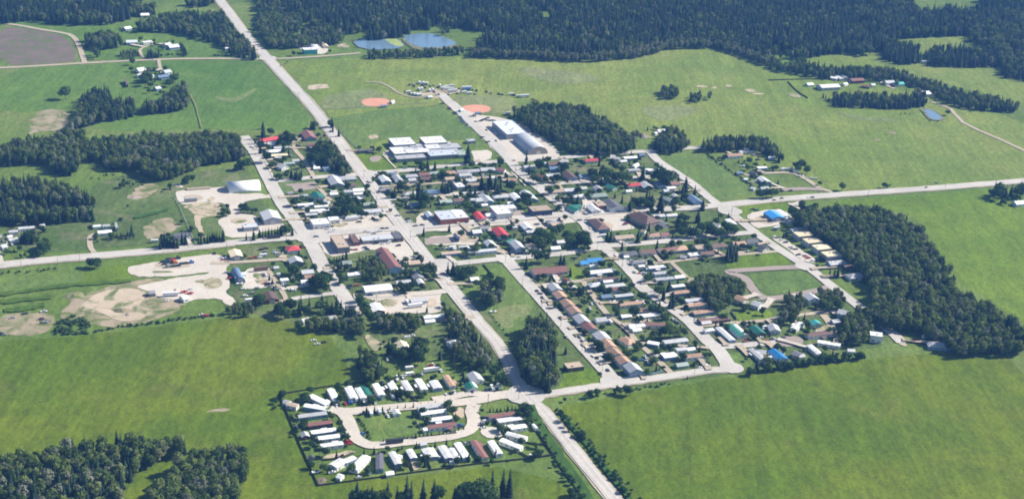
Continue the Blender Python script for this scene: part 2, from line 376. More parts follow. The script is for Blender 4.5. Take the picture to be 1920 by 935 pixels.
sheet('long_paddock', M_LAWN, 'N3', '265 370,760 322,860 350,1080 530,1390 760,1100 850,980 845,700 660,480 520', 1)
sheet('park_lawn', M_LAWN, 'P2', '-40 440,130 390,160 600,180 640,20 690,-150 690,-230 640,-240 560', 1)
sheet('tree_strip_lawn', M_LAWN, 'P5', '1250 30,1500 25,1560 60,1870 420,1900 470,1870 900,1650 900,1330 520,1060 330,1010 240,1250 200', 1)
sheet('dry_lawn', M_DRYG, 'P5', '1380 560,1560 490,1750 470,1840 470,1850 580,1620 640,1680 720,1560 740,1450 640', 2)
sheet('corner_lawn', M_EAST, 'V', '330 620,560 585,660 590,790 720,760 760,200 850,260 820,330 700', 1)
sheet('school_lawn', M_EAST, 'N1', '380 350,660 330,700 400,820 490,780 515,520 540', 0)
sheet('cul_de_sac_lawn', M_LAWN, 'X', '335 370,590 330,640 440,660 470,570 545,500 545', 1)
sheet('triangle_lawn', M_EAST, 'Y', '40 105,120 90,680 50,770 90,700 180,420 140,250 160,160 200,100 170', 1)
sheet('hillside_lawn', M_EAST, 'W', '450 500,560 470,640 490,860 470,870 570,560 605,480 580', 1)
sheet('garden_plot', M_PLOUGH, 'P3', '205 700,290 690,325 750,220 785', 1, 4, .3)
sheet('yard_lawn', M_EAST, 'U', '410 110,440 100,590 250,430 275,370 220', 0, 5, .2)
sheet('yard_lawn', M_LAWN, 'P2', '500 20,640 10,660 60,580 110,600 200,560 190', 0, 5, .2)
# gravel and dirt lots
sheet('tent_yard_gravel', M_GRAVEL, 'N0', '165 755,300 735,560 715,740 700,760 790,1100 770,1165 800,1200 780,1290 830,1150 825,960 860,850 895,860 960,760 960,740 880,480 890,240 900,190 850', 1)
sheet('vacant_lot_gravel', M_BROWNASPH, 'N0', '1330 680,1700 645,1745 720,1470 755,1450 700', 0)
sheet('shop_yard_gravel', M_GRAVEL, 'P7', '760 -40,900 -40,840 90,880 180,1060 200,1080 290,1290 285,1425 305,1420 345,1100 375,1020 430,720 450,690 340,620 260,700 220,770 180', 1)
sheet('yard_dirt', M_DIRT, 'P7', '230 100,470 45,660 60,660 200,470 220,440 240,450 330,515 440,450 440,390 300,370 190,330 140', 1)
sheet('town_centre_gravel', M_GRAVEL, 'R', '130 320,560 200,1060 185,1230 330,1400 450,1330 800,1240 790,1180 620,980 560,660 620,430 660,300 440,0 470,-60 420', 1)
sheet('main_street_gravel', M_GRAVEL, 'S', '0 180,200 165,230 260,300 300,600 270,1030 200,1230 200,1300 215,1520 150,1650 180,1880 180,1880 280,1700 270,1480 330,1300 370,1000 300,700 320,600 340,580 480,720 490,700 520,100 530,90 440,380 420,400 370,90 370,0 400', 1)
sheet('church_lot_gravel', M_GRAVEL, 'T', '180 10,320 0,500 100,640 100,1000 100,960 180,650 190,640 250,770 330,740 350,520 370,300 390,200 280,0 260,0 150,190 150', 1)
sheet('dirt_lot', M_TRACK, 'S', '400 370,590 360,720 480,640 500,470 500', 1)
sheet('brown_lot', M_BROWNASPH, 'S', '90 450,380 425,410 500,110 525', 0)
sheet('brown_lot', M_BROWNASPH, 'S', '1050 170,1160 140,1210 210,1050 225', 0)
sheet('arena_parking', M_GRAVEL, 'O', '832 184,846 186,885 215,950 222,1000 243,1032 268,1052 290,1040 299,960 306,945 300,905 262,870 222', 1)
sheet('school_parking', M_GRAVEL, 'N1', '1660 310,1830 300,1880 325,1880 395,1750 425,1690 420', 0)
sheet('school_yard_concrete', M_CONC, 'N1', '680 330,780 290,860 350,820 385,740 390', 0)
sheet('campground_gravel', M_DIRT, 'F1', '1180 675,1290 650,1500 650,1490 675,1390 700,1350 725,1270 712,1190 702', 1)
sheet('horseshoe_pit', M_DIRT, 'F1', '370 625,520 615,540 645,385 660', 0)
sheet('lagoon_yard_gravel', M_GRAVEL, 'F1', '280 325,420 295,520 310,530 390,450 400,330 365', 1)
sheet('lagoon_yard_dirt', M_DIRT, 'F1', '580 335,670 312,690 350,620 358', 1)
sheet('playground_dirt', M_DIRT, 'N1', '520 150,600 130,660 160,560 195', 1, 4)
sheet('playground_dirt', M_BROWNASPH, 'N1', '530 380,660 360,680 390,640 430,560 435', 1, 4)
sheet('garage_yard_gravel', M_GRAVEL, 'Y', '245 175,450 140,640 130,800 275,700 300,440 325,340 345,250 255', 1)
sheet('parking_strip', M_GRAVEL, 'Y', '490 440,560 425,690 480,740 530,870 600,1010 690,960 725,860 700,700 580', 1)
sheet('trucking_yard_gravel', M_GRAVEL, 'P5', '0 400,60 375,700 350,890 320,840 400,870 500,850 560,660 575,420 565,250 600,240 540,160 440', 1)
sheet('quonset_yard_gravel', M_GRAVEL, 'P6', '330 100,490 60,590 80,640 200,690 290,560 285,480 310,300 290,350 230', 1)
sheet('salvage_yard_gravel', M_GRAVEL, 'F7', '920 165,990 145,1230 110,1440 75,1600 60,1690 130,1640 180,1690 300,1640 340,1750 430,1660 445,1610 385,1430 395,1370 415,1180 385,1060 330,980 300,1150 270,1260 240,1520 210,1530 195,1380 215,1130 235,970 230', 1)
sheet('excavated_dirt', M_DIRT, 'F7', '560 470,640 400,720 340,960 310,1070 335,1060 390,1000 450,1150 470,1255 458,1000 550,870 562,760 500,660 490', 2, 3, 2.4)
for q in ('1400 265,1480 250,1570 262,1500 285', '1100 190,1240 185,1280 200,1120 205', '1130 380,1060 400,1080 440,1200 400', '780 470,900 455,1030 485,900 500'):
    sheet('weed_strip', M_WEEDY, 'F7', q, 2, 3, 1.6)
sheet('park_pad_gravel', M_DIRT, 'P2', '480 400,640 360,650 500,545 470', 1)
sheet('park_pad_gravel', M_GRAVEL, 'P2', '820 590,1000 585,1070 650,1040 720,850 700', 1)
sheet('park_pad_gravel', M_DIRT, 'P3', '230 475,600 390,640 440,260 510', 1)
sheet('park_pad_gravel', M_DIRT, 'P3', '1220 520,1290 500,1350 605,1265 622', 0)
sheet('back_lot_dirt', M_DIRT, 'P0', '10 170,80 160,140 210,240 280,220 310,140 340,80 310', 2)
sheet('cul_de_sac_asphalt', M_BROWNASPH, 'W', '880 800,960 765,1060 755,1160 770,1215 810,1190 850,1100 875,960 880,860 870', 2, 5, .1)

ROADS = []
for nm_, s_, w_ in (('highway_shoulder', '385 -25,411 0,440 38,470 77,500 108,545 157,589 205,620 247,683 330', 17), ('highway_shoulder', '893 600,937 651,985 738,1022 775,1075 843,1151 935,1200 1000', 13), ('main_road_shoulder', '1368 384,1440 376,1540 368,1640 361,1740 354,1830 347,1925 339,2000 332', 16), ('main_road_shoulder', '-30 500,0 498,60 491,150 483,256 474,351 465,437 456', 16), ('south_road_shoulder', '1017 740.6,1080 731,1154 720,1240 708,1320 696,1385 692', 11.5)):
    ribbon(nm_, M_TRACK, 'O', s_, w_, 0.7)
sheet('farm_yard_gravel', M_TRACK, 'Z', '400 700,520 800,600 860,560 880,470 830,390 760', 2, 3, 1.5)
for c, q in (('F7', '1150 120,1300 130,1420 150,1300 175,1120 165'), ('F7', '1480 250,1600 230,1640 300,1500 330'), ('N0', '230 800,420 790,500 840,330 870'), ('N0', '560 800,620 850,500 870'), ('P7', '760 240,900 230,980 260,820 300'), ('R', '300 260,480 290,700 280,560 340'),
             ('R', '900 240,1060 230,1000 290'), ('S', '430 420,600 400,640 460,480 470'), ('P5', '120 450,300 400,420 440,300 520'), ('P5', '700 420,800 400,820 480,720 520'), ('T', '300 260,480 270,560 330,380 350'), ('Y', '300 230,420 200,560 290,430 300'), ('N2', '60 120,200 260,300 380,220 330'), ('P6', '420 120,560 150,600 230,470 260')):
    sheet('worn_gravel', R.choice((M_DIRT, M_TRACK)), c, q, 2, 3, 2.0)
# roads: (name, material, crop, points, width)
for a in (
    ('lagoon_road', M_TRACK, 'O', '497 108,513 111,590 107,640 103,676 100', 6),
    ('range_road', M_TRACK, 'O', '-20 129,60 125,159 119,300 112,400 110.5,480 111.5,498 112', 7),
    ('field_road', M_TRACK, 'F0', '-20 168,150 190,300 218,440 240,520 262,565 310,600 400,618 462', 7),
    ('farm_lane', M_TRACK, 'F3', '1190 745,1320 790,1360 830,1430 905', 5),
    ('farm_lane', M_TRACK, 'O', '1807 231,1840 247,1880 264,1935 290', 5.5),
    ('farm_lane', M_TRACK, 'F3', '800 585,860 620,920 650', 7),
    ('farm_drive', M_TRACK, 'F0', '1050 425,1030 395,1025 365,1060 345,1120 330', 4),
    ('farm_drive', M_TRACK, 'F0', '1160 440,1168 490,1185 540', 4.5),
    ('paddock_lane', M_TRACK, 'F6', '470 510,380 480,310 435,250 400,170 370,0 370,-170 385', 6),
    ('service_lane', M_BROWNASPH, 'F6', '100 492,260 485,400 490', 9),
    ('farm_drive', M_TRACK, 'F5', '690 950,665 920,655 870,660 835,700 812', 5),
    ('field_track', M_TRACK, 'F1', '800 600,900 605,980 640,1040 680,1140 712,1260 715', 3),
    ('school_street', M_ASPH, 'O', '508 341,550 337,591 333,640 330,689 326,780 318,850 310,908 305,960 302,1042 297,1120 290,1191 285.5,1230 283,1310 277,1338 278', 10),
    ('second_alley', M_TRACK, 'N1', '640 705,740 700,1060 682,1400 655,1590 632,1740 610,1900 595,2150 575', 5),
    ('third_street', M_ASPH, 'N1', '690 850,800 838,1200 805,1620 772,1800 758', 9),
    ('third_street', M_ASPH, 'N2', '560 690,700 682,1000 660,1280 640,1500 612,1900 600', 9),
    ('tent_road', M_ASPH, 'P6', '1360 350,1200 368,1000 395,860 415', 7),
    ('back_alley', M_TRACK, 'P6', '590 70,660 190,730 290,800 420', 4.5),
    ('quonset_alley', M_TRACK, 'P7', '560 725,680 722,1000 705,1400 678', 6),
    ('lane', M_TRACK, 'N0', '1470 240,1480 300,1540 370,1590 430,1640 520,1690 600', 5),
    ('lane', M_TRACK, 'N0', '1720 700,1800 780,1870 860', 4.5),
    ('crescent', M_BROWNASPH, 'W', '1240 6,900 18,640 36,430 50,400 70,500 100,575 140,640 235,700 300,770 338,900 348,1200 296,1340 268,1500 222', 9),
    ('east_alley', M_TRACK, 'T', '690 750,900 728,1180 705,1500 662,1700 640,1960 600', 5),
    ('east_alley', M_TRACK, 'Y', '20 645,190 628,400 610,570 595', 5),
    ('mobile_home_lane', M_TRACK, 'T', '1165 720,1240 790,1330 880', 4.5),
    ('hillside_lane', M_TRACK, 'W', '-20 664,200 640,400 622,600 608,800 590,950 562,1150 535,1350 510,1560 490', 5.5),
    ('hillside_drive', M_TRACK, 'W', '1420 528,1480 600,1530 690', 7),
    ('row_house_alley', M_TRACK, 'O', '1090 525,1105 545,1137 588,1160 606,1180 625,1195 642,1227 670,1262 704', 5.5),
    ('cross_alley', M_TRACK, 'O', '1004 536,1060 531,1090 527,1130 521', 6),
    ('alley', M_TRACK, 'T', '-40 612,100 608,200 592', 9),
    ('west_street', M_ASPH, 'O', '455 256,470 275,482 293,510 348,530 384,545 404,570 438,590 470,608 506,634 541,655 572,668 592', 14),
    ('trucking_street', M_GRAVEL, 'P5', '930 325,700 352,400 365,100 378,-100 385', 9),
    ('arena_street', M_ASPH, 'O', '826 176,845 195,875 222,905 250,940 283,973 321,998 342,1030 368,1062 393,1098 421,1124 456,1164 490,1196 524,1205 540,1245 568,1291 602,1325 638,1345 655,1362 680,1372 696', 13),
    ('cul_de_sac_road', M_ASPH, 'W', '170 875,300 880,500 866,700 850,900 825', 9),
    ('east_street', M_ASPH, 'O', '1219 286,1234 302,1270 326,1300 346,1334 375,1368 398,1395 420,1430 447,1475 477,1522 507,1556 534,1600 567,1650 608,1672 624,1692 643', 11),
    ('row_house_street', M_ASPH, 'O', '940 478,954 493,1000 545,1041 590,1060 612,1100 657,1130 690,1148 711,1160 726', 13),
    ('post_office_street', M_ASPH, 'O', '812 500,853 495,940 486,1037 478,1075 473,1125 463,1163 460,1230 454.5,1300 447,1380 439,1420 436', 10),
    ('park_loop', M_GRAVEL, 'O', '640 772,650 783,660 806,668 822,690 834,720 834,760 829,830 821,870 812,886 800,888 786,884 772,890 758', 10),
    ('park_entrance', M_GRAVEL, 'O', '992 741,940 742,900 750,860 755,780 761,700 768,650 772,618 768', 11),
    ('park_frontage', M_GRAVEL, 'P2', '1240 190,1100 222,900 232,700 225,560 250,300 290', 8),
    ('south_road', M_ASPH, 'O', '988 746,1017 740.6,1080 731,1154 720,1240 708,1320 696,1385 692', 9),
    ('main_road', M_ASPH, 'O', '-30 500,0 498,60 491,150 483,256 474,351 465,437 456,500 450,560 445,620 438,690 432,762 427,831 422,917 415,1020 406,1077 402,1163 396,1282 391,1334 387,1440 376,1540 368,1640 361,1740 354,1830 347,1925 339,2000 332', 13),
    ('corner_road', M_ASPH, 'Y', '690 80,760 80,830 60', 8),
    ('highway', M_ASPH, 'O', '385 -25,411 0,440 38,470 77,500 108,545 157,589 205,620 247,683 330,723 385,791 473,846 541,893 600', 13.5),
    ('highway', M_ASPH, 'O', '846 541,893 600,937 651,985 738,1022 775,1075 843,1151 935,1200 1000', 10.5),
):
    ribbon(*a); ROADS.append((smooth_line(P(a[2], a[3])), a[4]))
# flared junction mouths
for q, rad in (((986, 741), 16), ((723, 384), 9), ((770, 430), 16), ((1150, 716), 11), ((1368, 396), 13), ((585, 446), 16), ((689, 327), 12), ((833, 497), 14), ((1110, 430), 10), ((947, 487), 9), ((1125, 462), 11), ((502, 110), 12), ((1510, 500), 10), ((1372, 690), 10), ((1090, 402), 12)):
    c = at(*q); z = layer(); n = 22
    struct('junction_surface', mesh('junction_surface', [(c.x + rad * math.cos(6.283 * i / n) * R.uniform(.93, 1.05), c.y + rad * math.sin(6.283 * i / n) * R.uniform(.93, 1.05), z) for i in range(n)], [tuple(range(n))], M_ASPH))
# worn wheel paths and centre paint on the highway and main road
M_WHEEL = mat_soil('worn_wheel_path', (0.45, 0.42, 0.39), (0.50, 0.47, 0.435), (0.40, 0.375, 0.345))
HW = P('O', '385 -25,411 0,440 38,470 77,500 108,545 157,589 205,620 247,683 330,723 385,791 473,846 541,893 600,937 651,985 738,1022 775,1075 843,1151 935,1200 1000')
for of in (-2.3, 2.3): ribbon('wheel_path', M_WHEEL, 'O', '', 2.2, 0.15, of, pts=HW)
def dashes(pts, name, step=9.0, dash=3.6, w=0.22):
    line = smooth_line(pts, 10); acc = 0; vs = []; fs = []; z = layer()
    for a, b in zip(line, line[1:]):
        d = (b - a).length; t = (b - a); t.z = 0; t.normalize(); n = Vector((-t.y, t.x, 0)) * w / 2; s = 0
        while s < d:
            if (acc + s) % step < dash:
                p = a + t * s; q = a + t * min(s + dash, d); k = len(vs)
                vs += [(p + n)[:2] + (z,), (p - n)[:2] + (z,), (q - n)[:2] + (z,), (q + n)[:2] + (z,)]; fs.append((k, k + 1, k + 2, k + 3))
            s += step
        acc += d
    struct(name, mesh(name, vs, fs, M_LINE))
dashes(HW, 'centre_line')
# pavements: raised concrete walks
for c, s in (('N1', '330 335,400 420,515 548'), ('N1', '690 355,760 430,830 505'), ('S', '890 530,940 590,990 655'), ('P5', '800 195,845 250,890 312'),
             ('R', '1262 430,1310 490,1360 545'), ('U', '230 195,255 222,280 250'), ('N2', '340 545,420 620,500 700'), ('S', '1500 830,1530 860,1570 895'), ('N0', '1000 195,1080 300,1160 440,1240 610')):
    ribbon('pavement', M_CONC, c, s, 1.6, 0.0, thick=0.12)
# water
for nm, s in (('lagoon_water', '700 300,800 288,1000 280,1050 300,1090 340,1000 366,770 364'), ('lagoon_water', '1060 272,1130 256,1210 247,1290 250,1390 280,1482 322,1370 352,1180 354')):
    c = sum(P('F1', s), Vector()) / 7
    pts = chaikin(P('F1', s), 1); z = layer()
    struct('shore', mesh('shore', [tuple((c + (p - c) * 1.05)[:2]) + (z,) for p in pts], [tuple(range(len(pts)))], M_BANK))
    sheet(nm, mw, 'F1', s, 1, 9, 1.0)
sheet('algae_mat', M_ALGAE, 'F1', '930 290,1010 285,1050 303,1085 338,1030 345,990 325', 1, 5, 1.5)
sheet('shore', M_BANK, 'F3', '1105 800,1140 790,1210 805,1300 870,1260 885,1180 880,1150 850', 1)
sheet('pond_water', mw, 'F3', '1135 805,1165 802,1215 820,1275 870,1250 880,1195 876,1165 850', 1, 6, .6)
# ditch grass
for s, w in (('1048 772,1080 808,1122 862,1204 970', 4), ('992 760,1014 800,1050 858,1115 955', 8)):
    ribbon('ditch_grass', M_DITCH, 'O', s, w, 1.2)
ribbon('ditch_grass', M_DAMP, 'F7', '0 365,300 320,600 285,830 270,960 260', 7, 1.5)
ribbon('ditch_grass', M_DITCH, 'F5', '980 700,1100 670,1230 640', 6, 1)
ribbon('ditch_grass', M_DAMP, 'F7', '0 420,150 400,380 385', 8, 2)
ribbon('ditch_grass', M_DAMP, 'F7', '30 480,200 460,330 440', 8, 2)
ribbon('field_margin', M_DRYG, 'F0', '1390 690,1430 780,1470 940', 2.0, 0.5)

# ------------------------------------------------------------------ labels
ORD = 'first second third fourth fifth sixth seventh eighth ninth tenth eleventh twelfth thirteenth fourteenth fifteenth sixteenth seventeenth eighteenth nineteenth twentieth'.split() + ['twenty-' + q for q in 'first second third fourth fifth sixth seventh eighth ninth'.split()] + ['thirtieth'] + ['thirty-' + q for q in 'first second third fourth fifth sixth seventh eighth ninth'.split()]
PLACES = []            # (position, text, radius weight) of everything that can serve as a landmark

def row_labels(items, phrase, anchor, apos):
    """items: dicts with obj, look, pos. The look alone if it is the only one in its row, else counted from the anchor."""
    by = {}
    for it in items: by.setdefault(it['look'], []).append(it)
    for look, l in by.items():
        l.sort(key=lambda q: (q['pos'] - apos).length)
        for k, it in enumerate(l):
            it['label'] = it.get('fixed') or (f"{look} {phrase}" if len(l) == 1 else f"{ORD[k]} {look} from {anchor}, {phrase}")
            it['obj']['label'] = it['label']
            PLACES.append((it['pos'], it['label'], it['obj']))

def relation(p, q):
    d = p - q; v = Vector((q.x, q.y, 0)).normalized()
    along = d.x * v.x + d.y * v.y; side = abs(d.x * v.y - d.y * v.x)
    return 'beside' if side > abs(along) * 0.8 else ('behind' if along > 0 else 'in front of')

def near_labels(items):
    """label things by what stands nearest to them"""
    by = {}
    for it in items:
        l = sorted(PLACES, key=lambda q: (q[0].x - it['pos'].x) ** 2 + (q[0].y - it['pos'].y) ** 2)[:60]
        best = next((q for q in l if len(f"{it['look']} {relation(it['pos'], q[0])} the {q[1]}".split()) <= 14), l[0])
        t = f"{it['look']} {relation(it['pos'], best[0])} the {best[1]}"
        by.setdefault(t, []).append((it, best[0]))
    for t, l in by.items():
        l.sort(key=lambda q: (q[0]['pos'] - q[1]).length)
        for k, (it, _) in enumerate(l):
            pre = '' if len(l) == 1 else ('nearer ' if k == 0 else 'farther ') if len(l) == 2 else ('nearest ' if k == 0 else ORD[k] + ' nearest ' if k < len(l) - 1 else 'farthest ')
            it['obj']['label'] = pre + t

# ------------------------------------------------------------------ tree prototypes
def quad(vs, fs, c, n, s, asp, rr):
    a = n.orthogonal().normalized(); a.rotate(Matrix.Rotation(rr.uniform(0, 6.283), 3, n)); b = n.cross(a)
    k = len(vs); vs += [c - a * s - b * s * asp, c + a * s * .9 - b * s * asp * .8, c + a * s + b * s * asp, c - a * s * .8 + b * s * asp * .9]
    fs.append((k, k + 1, k + 2, k + 3))

def spruce_crown(seed, h=15.0, rad=2.3, thin=1.0):
    rr = random.Random(seed); vs = []; fs = []
    tiers = 17
    for t in range(tiers):
        f = t / (tiers - 1); z = h * (0.07 + 0.9 * f); r = rad * (1 - f) ** 0.82 * rr.uniform(.8, 1.12) + 0.16
        n = max(5, int(13 * (1 - f * .55) * thin))
        for i in range(n):
            a = 6.283 * (i + rr.uniform(-.35, .35)) / n + t; L = r * rr.uniform(.62, 1.18); w = 0.34 * L + .16
            d = Vector((math.cos(a), math.sin(a), 0)); s = Vector((-d.y, d.x, 0)); drop = L * rr.uniform(.3, .55)
            k = len(vs)
            vs += [Vector((0, 0, z + .25)), d * L * .6 + s * w + Vector((0, 0, z - drop * .45)), d * L + Vector((0, 0, z - drop)), d * L * .6 - s * w + Vector((0, 0, z - drop * .45))]
            fs += [(k, k + 1, k + 2), (k, k + 2, k + 3)]
    k = len(vs); vs += [Vector((.14, 0, h * .9)), Vector((-.1, .12, h * .9)), Vector((-.1, -.12, h * .9)), Vector((0, 0, h))]
    fs += [(k, k + 1, k + 3), (k + 1, k + 2, k + 3), (k + 2, k, k + 3)]
    return mesh('spruce_crown', vs, fs, M_SPRUCE)

def trunk_mesh(h, r, name='trunk', limbs=0, seed=0, top=0.1):
    b = MB(); b.cyl((0, 0, -0.4), r, h + .4, 6, 0, r * top)
    me = b.me(name, M_BARK)
    if limbs:
        rr = random.Random(seed); bm = bmesh.new(); bm.from_mesh(me)
        for i in range(limbs):
            a = rr.uniform(0, 6.283); z0 = h * rr.uniform(.3, .65); L = h * rr.uniform(.25, .42)
            d = Vector((math.cos(a) * .75, math.sin(a) * .75, .7)) * L
            base = Vector((0, 0, z0)); s = Vector((-math.sin(a), math.cos(a), 0)) * r * .4; u = Vector((0, 0, r * .4))
            v = [bm.verts.new(q) for q in (base + s, base - s, base + u * 1.5, base + d)]
            for f in ((0, 1, 3), (1, 2, 3), (2, 0, 3)): bm.faces.new([v[i] for i in f])
        bm.to_mesh(me); bm.free()
    return me

def leafy_crown(seed, mat, lobes, n, s, flat=0.75):
    """leaf clumps spread over and inside several overlapping lobes (centre, radii)"""
    rr = random.Random(seed); vs = []; fs = []
    tot = sum(l[1] * l[1] for l in lobes)
    for (c, r, rz) in lobes:
        for i in range(int(n * r * r / tot)):
            d = Vector((rr.gauss(0, 1), rr.gauss(0, 1), rr.gauss(0, 1))).normalized()
            k = rr.uniform(.45, 1.0) ** .45 * rr.uniform(.9, 1.1)
            p = Vector(c) + Vector((d.x * r * k, d.y * r * k, d.z * rz * k))
            nrm = (d + Vector((rr.uniform(-.7, .7), rr.uniform(-.7, .7), rr.uniform(-.3, .8)))).normalized()
            quad(vs, fs, p, nrm, s * rr.uniform(.6, 1.35), flat * rr.uniform(.6, 1.1), rr)
    return mesh('crown', vs, fs, mat)

def aspen_lobes(seed):
    rr = random.Random(seed); o = []
    for i in range(4):
        f = i / 3
        o.append(((rr.uniform(-.7, .7), rr.uniform(-.7, .7), 5.6 + 5.8 * f), (1.75 + 1.2 * math.sin(math.pi * (0.22 + .62 * f))) * rr.uniform(.88, 1.12), 2.0))
    for i in range(3):
        a = rr.uniform(0, 6.283); o.append(((2.0 * math.cos(a), 2.0 * math.sin(a), rr.uniform(7.5, 11)), rr.uniform(1.1, 1.6), 1.3))
    return o

def broad_lobes(seed):
    rr = random.Random(seed); o = [((0, 0, 5.4), 2.9, 2.8)]
    for i in range(6):
        a = 6.283 * i / 6 + rr.uniform(-.4, .4); q = rr.uniform(1.4, 2.4)
        o.append(((math.cos(a) * q, math.sin(a) * q, rr.uniform(3.9, 6.8)), rr.uniform(1.3, 2.0), rr.uniform(1.2, 1.8)))
    return o

def shrub_lobes(seed):
    rr = random.Random(seed)
    return [((rr.uniform(-1, 1), rr.uniform(-1, 1), rr.uniform(.8, 1.7)), rr.uniform(.8, 1.3), rr.uniform(.8, 1.2)) for _ in range(4)]

PROTO = {'s': [(spruce_crown(10 + i, 15, (3.0, 3.4, 2.5, 3.2, 2.1)[i], (1, 1, .85, 1.1, .9)[i]), trunk_mesh(13.5, .2)) for i in range(5)],
         'a': [(leafy_crown(30 + i, M_ASPEN, aspen_lobes(30 + i), 420, .55), trunk_mesh(11.5, .17, limbs=5, seed=i)) for i in range(6)],
         'w': [(leafy_crown(90 + i, M_SILVER, aspen_lobes(90 + i), 380, .55), trunk_mesh(10.5, .17, limbs=5, seed=i)) for i in range(3)],
         'b': [(leafy_crown(50 + i, M_BROAD, broad_lobes(50 + i), 430, .46), trunk_mesh(6.6, .24, limbs=7, seed=i)) for i in range(5)],
         'u': [(leafy_crown(70 + i, M_SHRUB, shrub_lobes(70 + i), 150, .34), trunk_mesh(1.8, .07, 'stem', 4, i)) for i in range(4)]}
PH = {'s': 15.0, 'a': 14.0, 'w': 14.0, 'b': 9.0, 'u': 2.9}
TREES = []             # kind, position, height, width factor, label or None, group or None
def add_tree(kind, pos, h, wf=1.0, look=None, group=None): TREES.append((kind, Vector((pos.x, pos.y, 0)), h, wf, look, group))

# ------------------------------------------------------------------ building builder
WIN = MB(); WIN.box(-.72, .72, -.02, .05, 0, 1.1, 0); WIN.box(-.62, .62, .052, .075, .1, 1.0, 1)
WIN_ME = WIN.me('window', [M_FRAME, M_GLASS])
WINW = MB(); WINW.box(-1.25, 1.25, -.02, .05, 0, 1.3, 0); WINW.box(-1.14, 1.14, .052, .075, .1, 1.2, 1)
WINW_ME = WINW.me('window', [M_FRAME, M_GLASS])
DOOR = MB(); DOOR.box(-.52, .52, -.02, .05, 0, 2.1, 0); DOOR.box(-.44, .44, .052, .08, .02, 2.02, 1)
DOOR_ME = DOOR.me('door', [M_FRAME, M_DOOR])
GAR = MB(); GAR.box(-1.9, 1.9, -.02, .05, 0, 2.5, 0); GAR.box(-1.8, 1.8, .052, .08, .02, 2.4, 1)
GAR_ME = GAR.me('garage_door', [M_FRAME, mat_paint('garage_door_paint', (0.55, 0.54, 0.52), perobj=.3)])
BIG = MB(); BIG.box(-2.4, 2.4, -.02, .06, 0, 4.0, 0); BIG.box(-2.3, 2.3, .062, .09, .02, 3.9, 1)
BIG_ME = BIG.me('loading_door', [M_FRAME, mat_paint('loading_door_paint', (0.6, 0.6, 0.6), perobj=.3)])
CHI = MB(); CHI.cyl((0, 0, -.6), .16, 1.5, 8); CHI.cyl((0, 0, .9), .26, .16, 8)
CHI_ME = CHI.me('chimney', M_BRICK)
VENT = MB(); VENT.box(-.6, .6, -.6, .6, 0, .8); VENT.box(-.7, .7, -.7, .7, .8, .92)
VENT_ME = VENT.me('roof_vent', M_METAL)

def opening(root, me, name, x, y, z, rz):
    o = bpy.data.objects.new(name, me); COL.objects.link(o); o.parent = root; o.location = (x, y, z); o.rotation_euler = (0, 0, rz); return o

NOUN = {'m': 'mobile home', 'h': 'bungalow', 'H': 'two-storey house', 'p': 'hipped house', 'f': 'flat building', 's': 'shed', 'A': 'workshop', 'q': 'quonset', 'G': 'garage'}
CAT = {'m': 'mobile home', 'h': 'house', 'H': 'house', 'p': 'house', 'f': 'building', 's': 'shed', 'A': 'workshop', 'q': 'quonset', 'G': 'garage'}
NAME = {'m': 'mobile_home', 'h': 'bungalow', 'H': 'house', 'p': 'hipped_house', 'f': 'flat_building', 's': 'garden_shed', 'A': 'workshop', 'q': 'quonset_hut', 'G': 'garage'}
EAVE = {'m': 3.1, 'h': 3.2, 'H': 5.6, 'p': 3.2, 'f': 4.6, 's': 2.4, 'A': 4.8, 'q': 0.0, 'G': 2.5}

def dims(kind, w, eave):
    rise = {'m': .55, 'h': .21 * w, 'H': .22 * w, 'p': .22 * w, 'f': 0, 's': .24 * w, 'A': .15 * w, 'q': 0, 'G': .22 * w}[kind]
    if kind == 'q': return 0.42 * w if eave == 0 else eave, 0
    return eave, rise

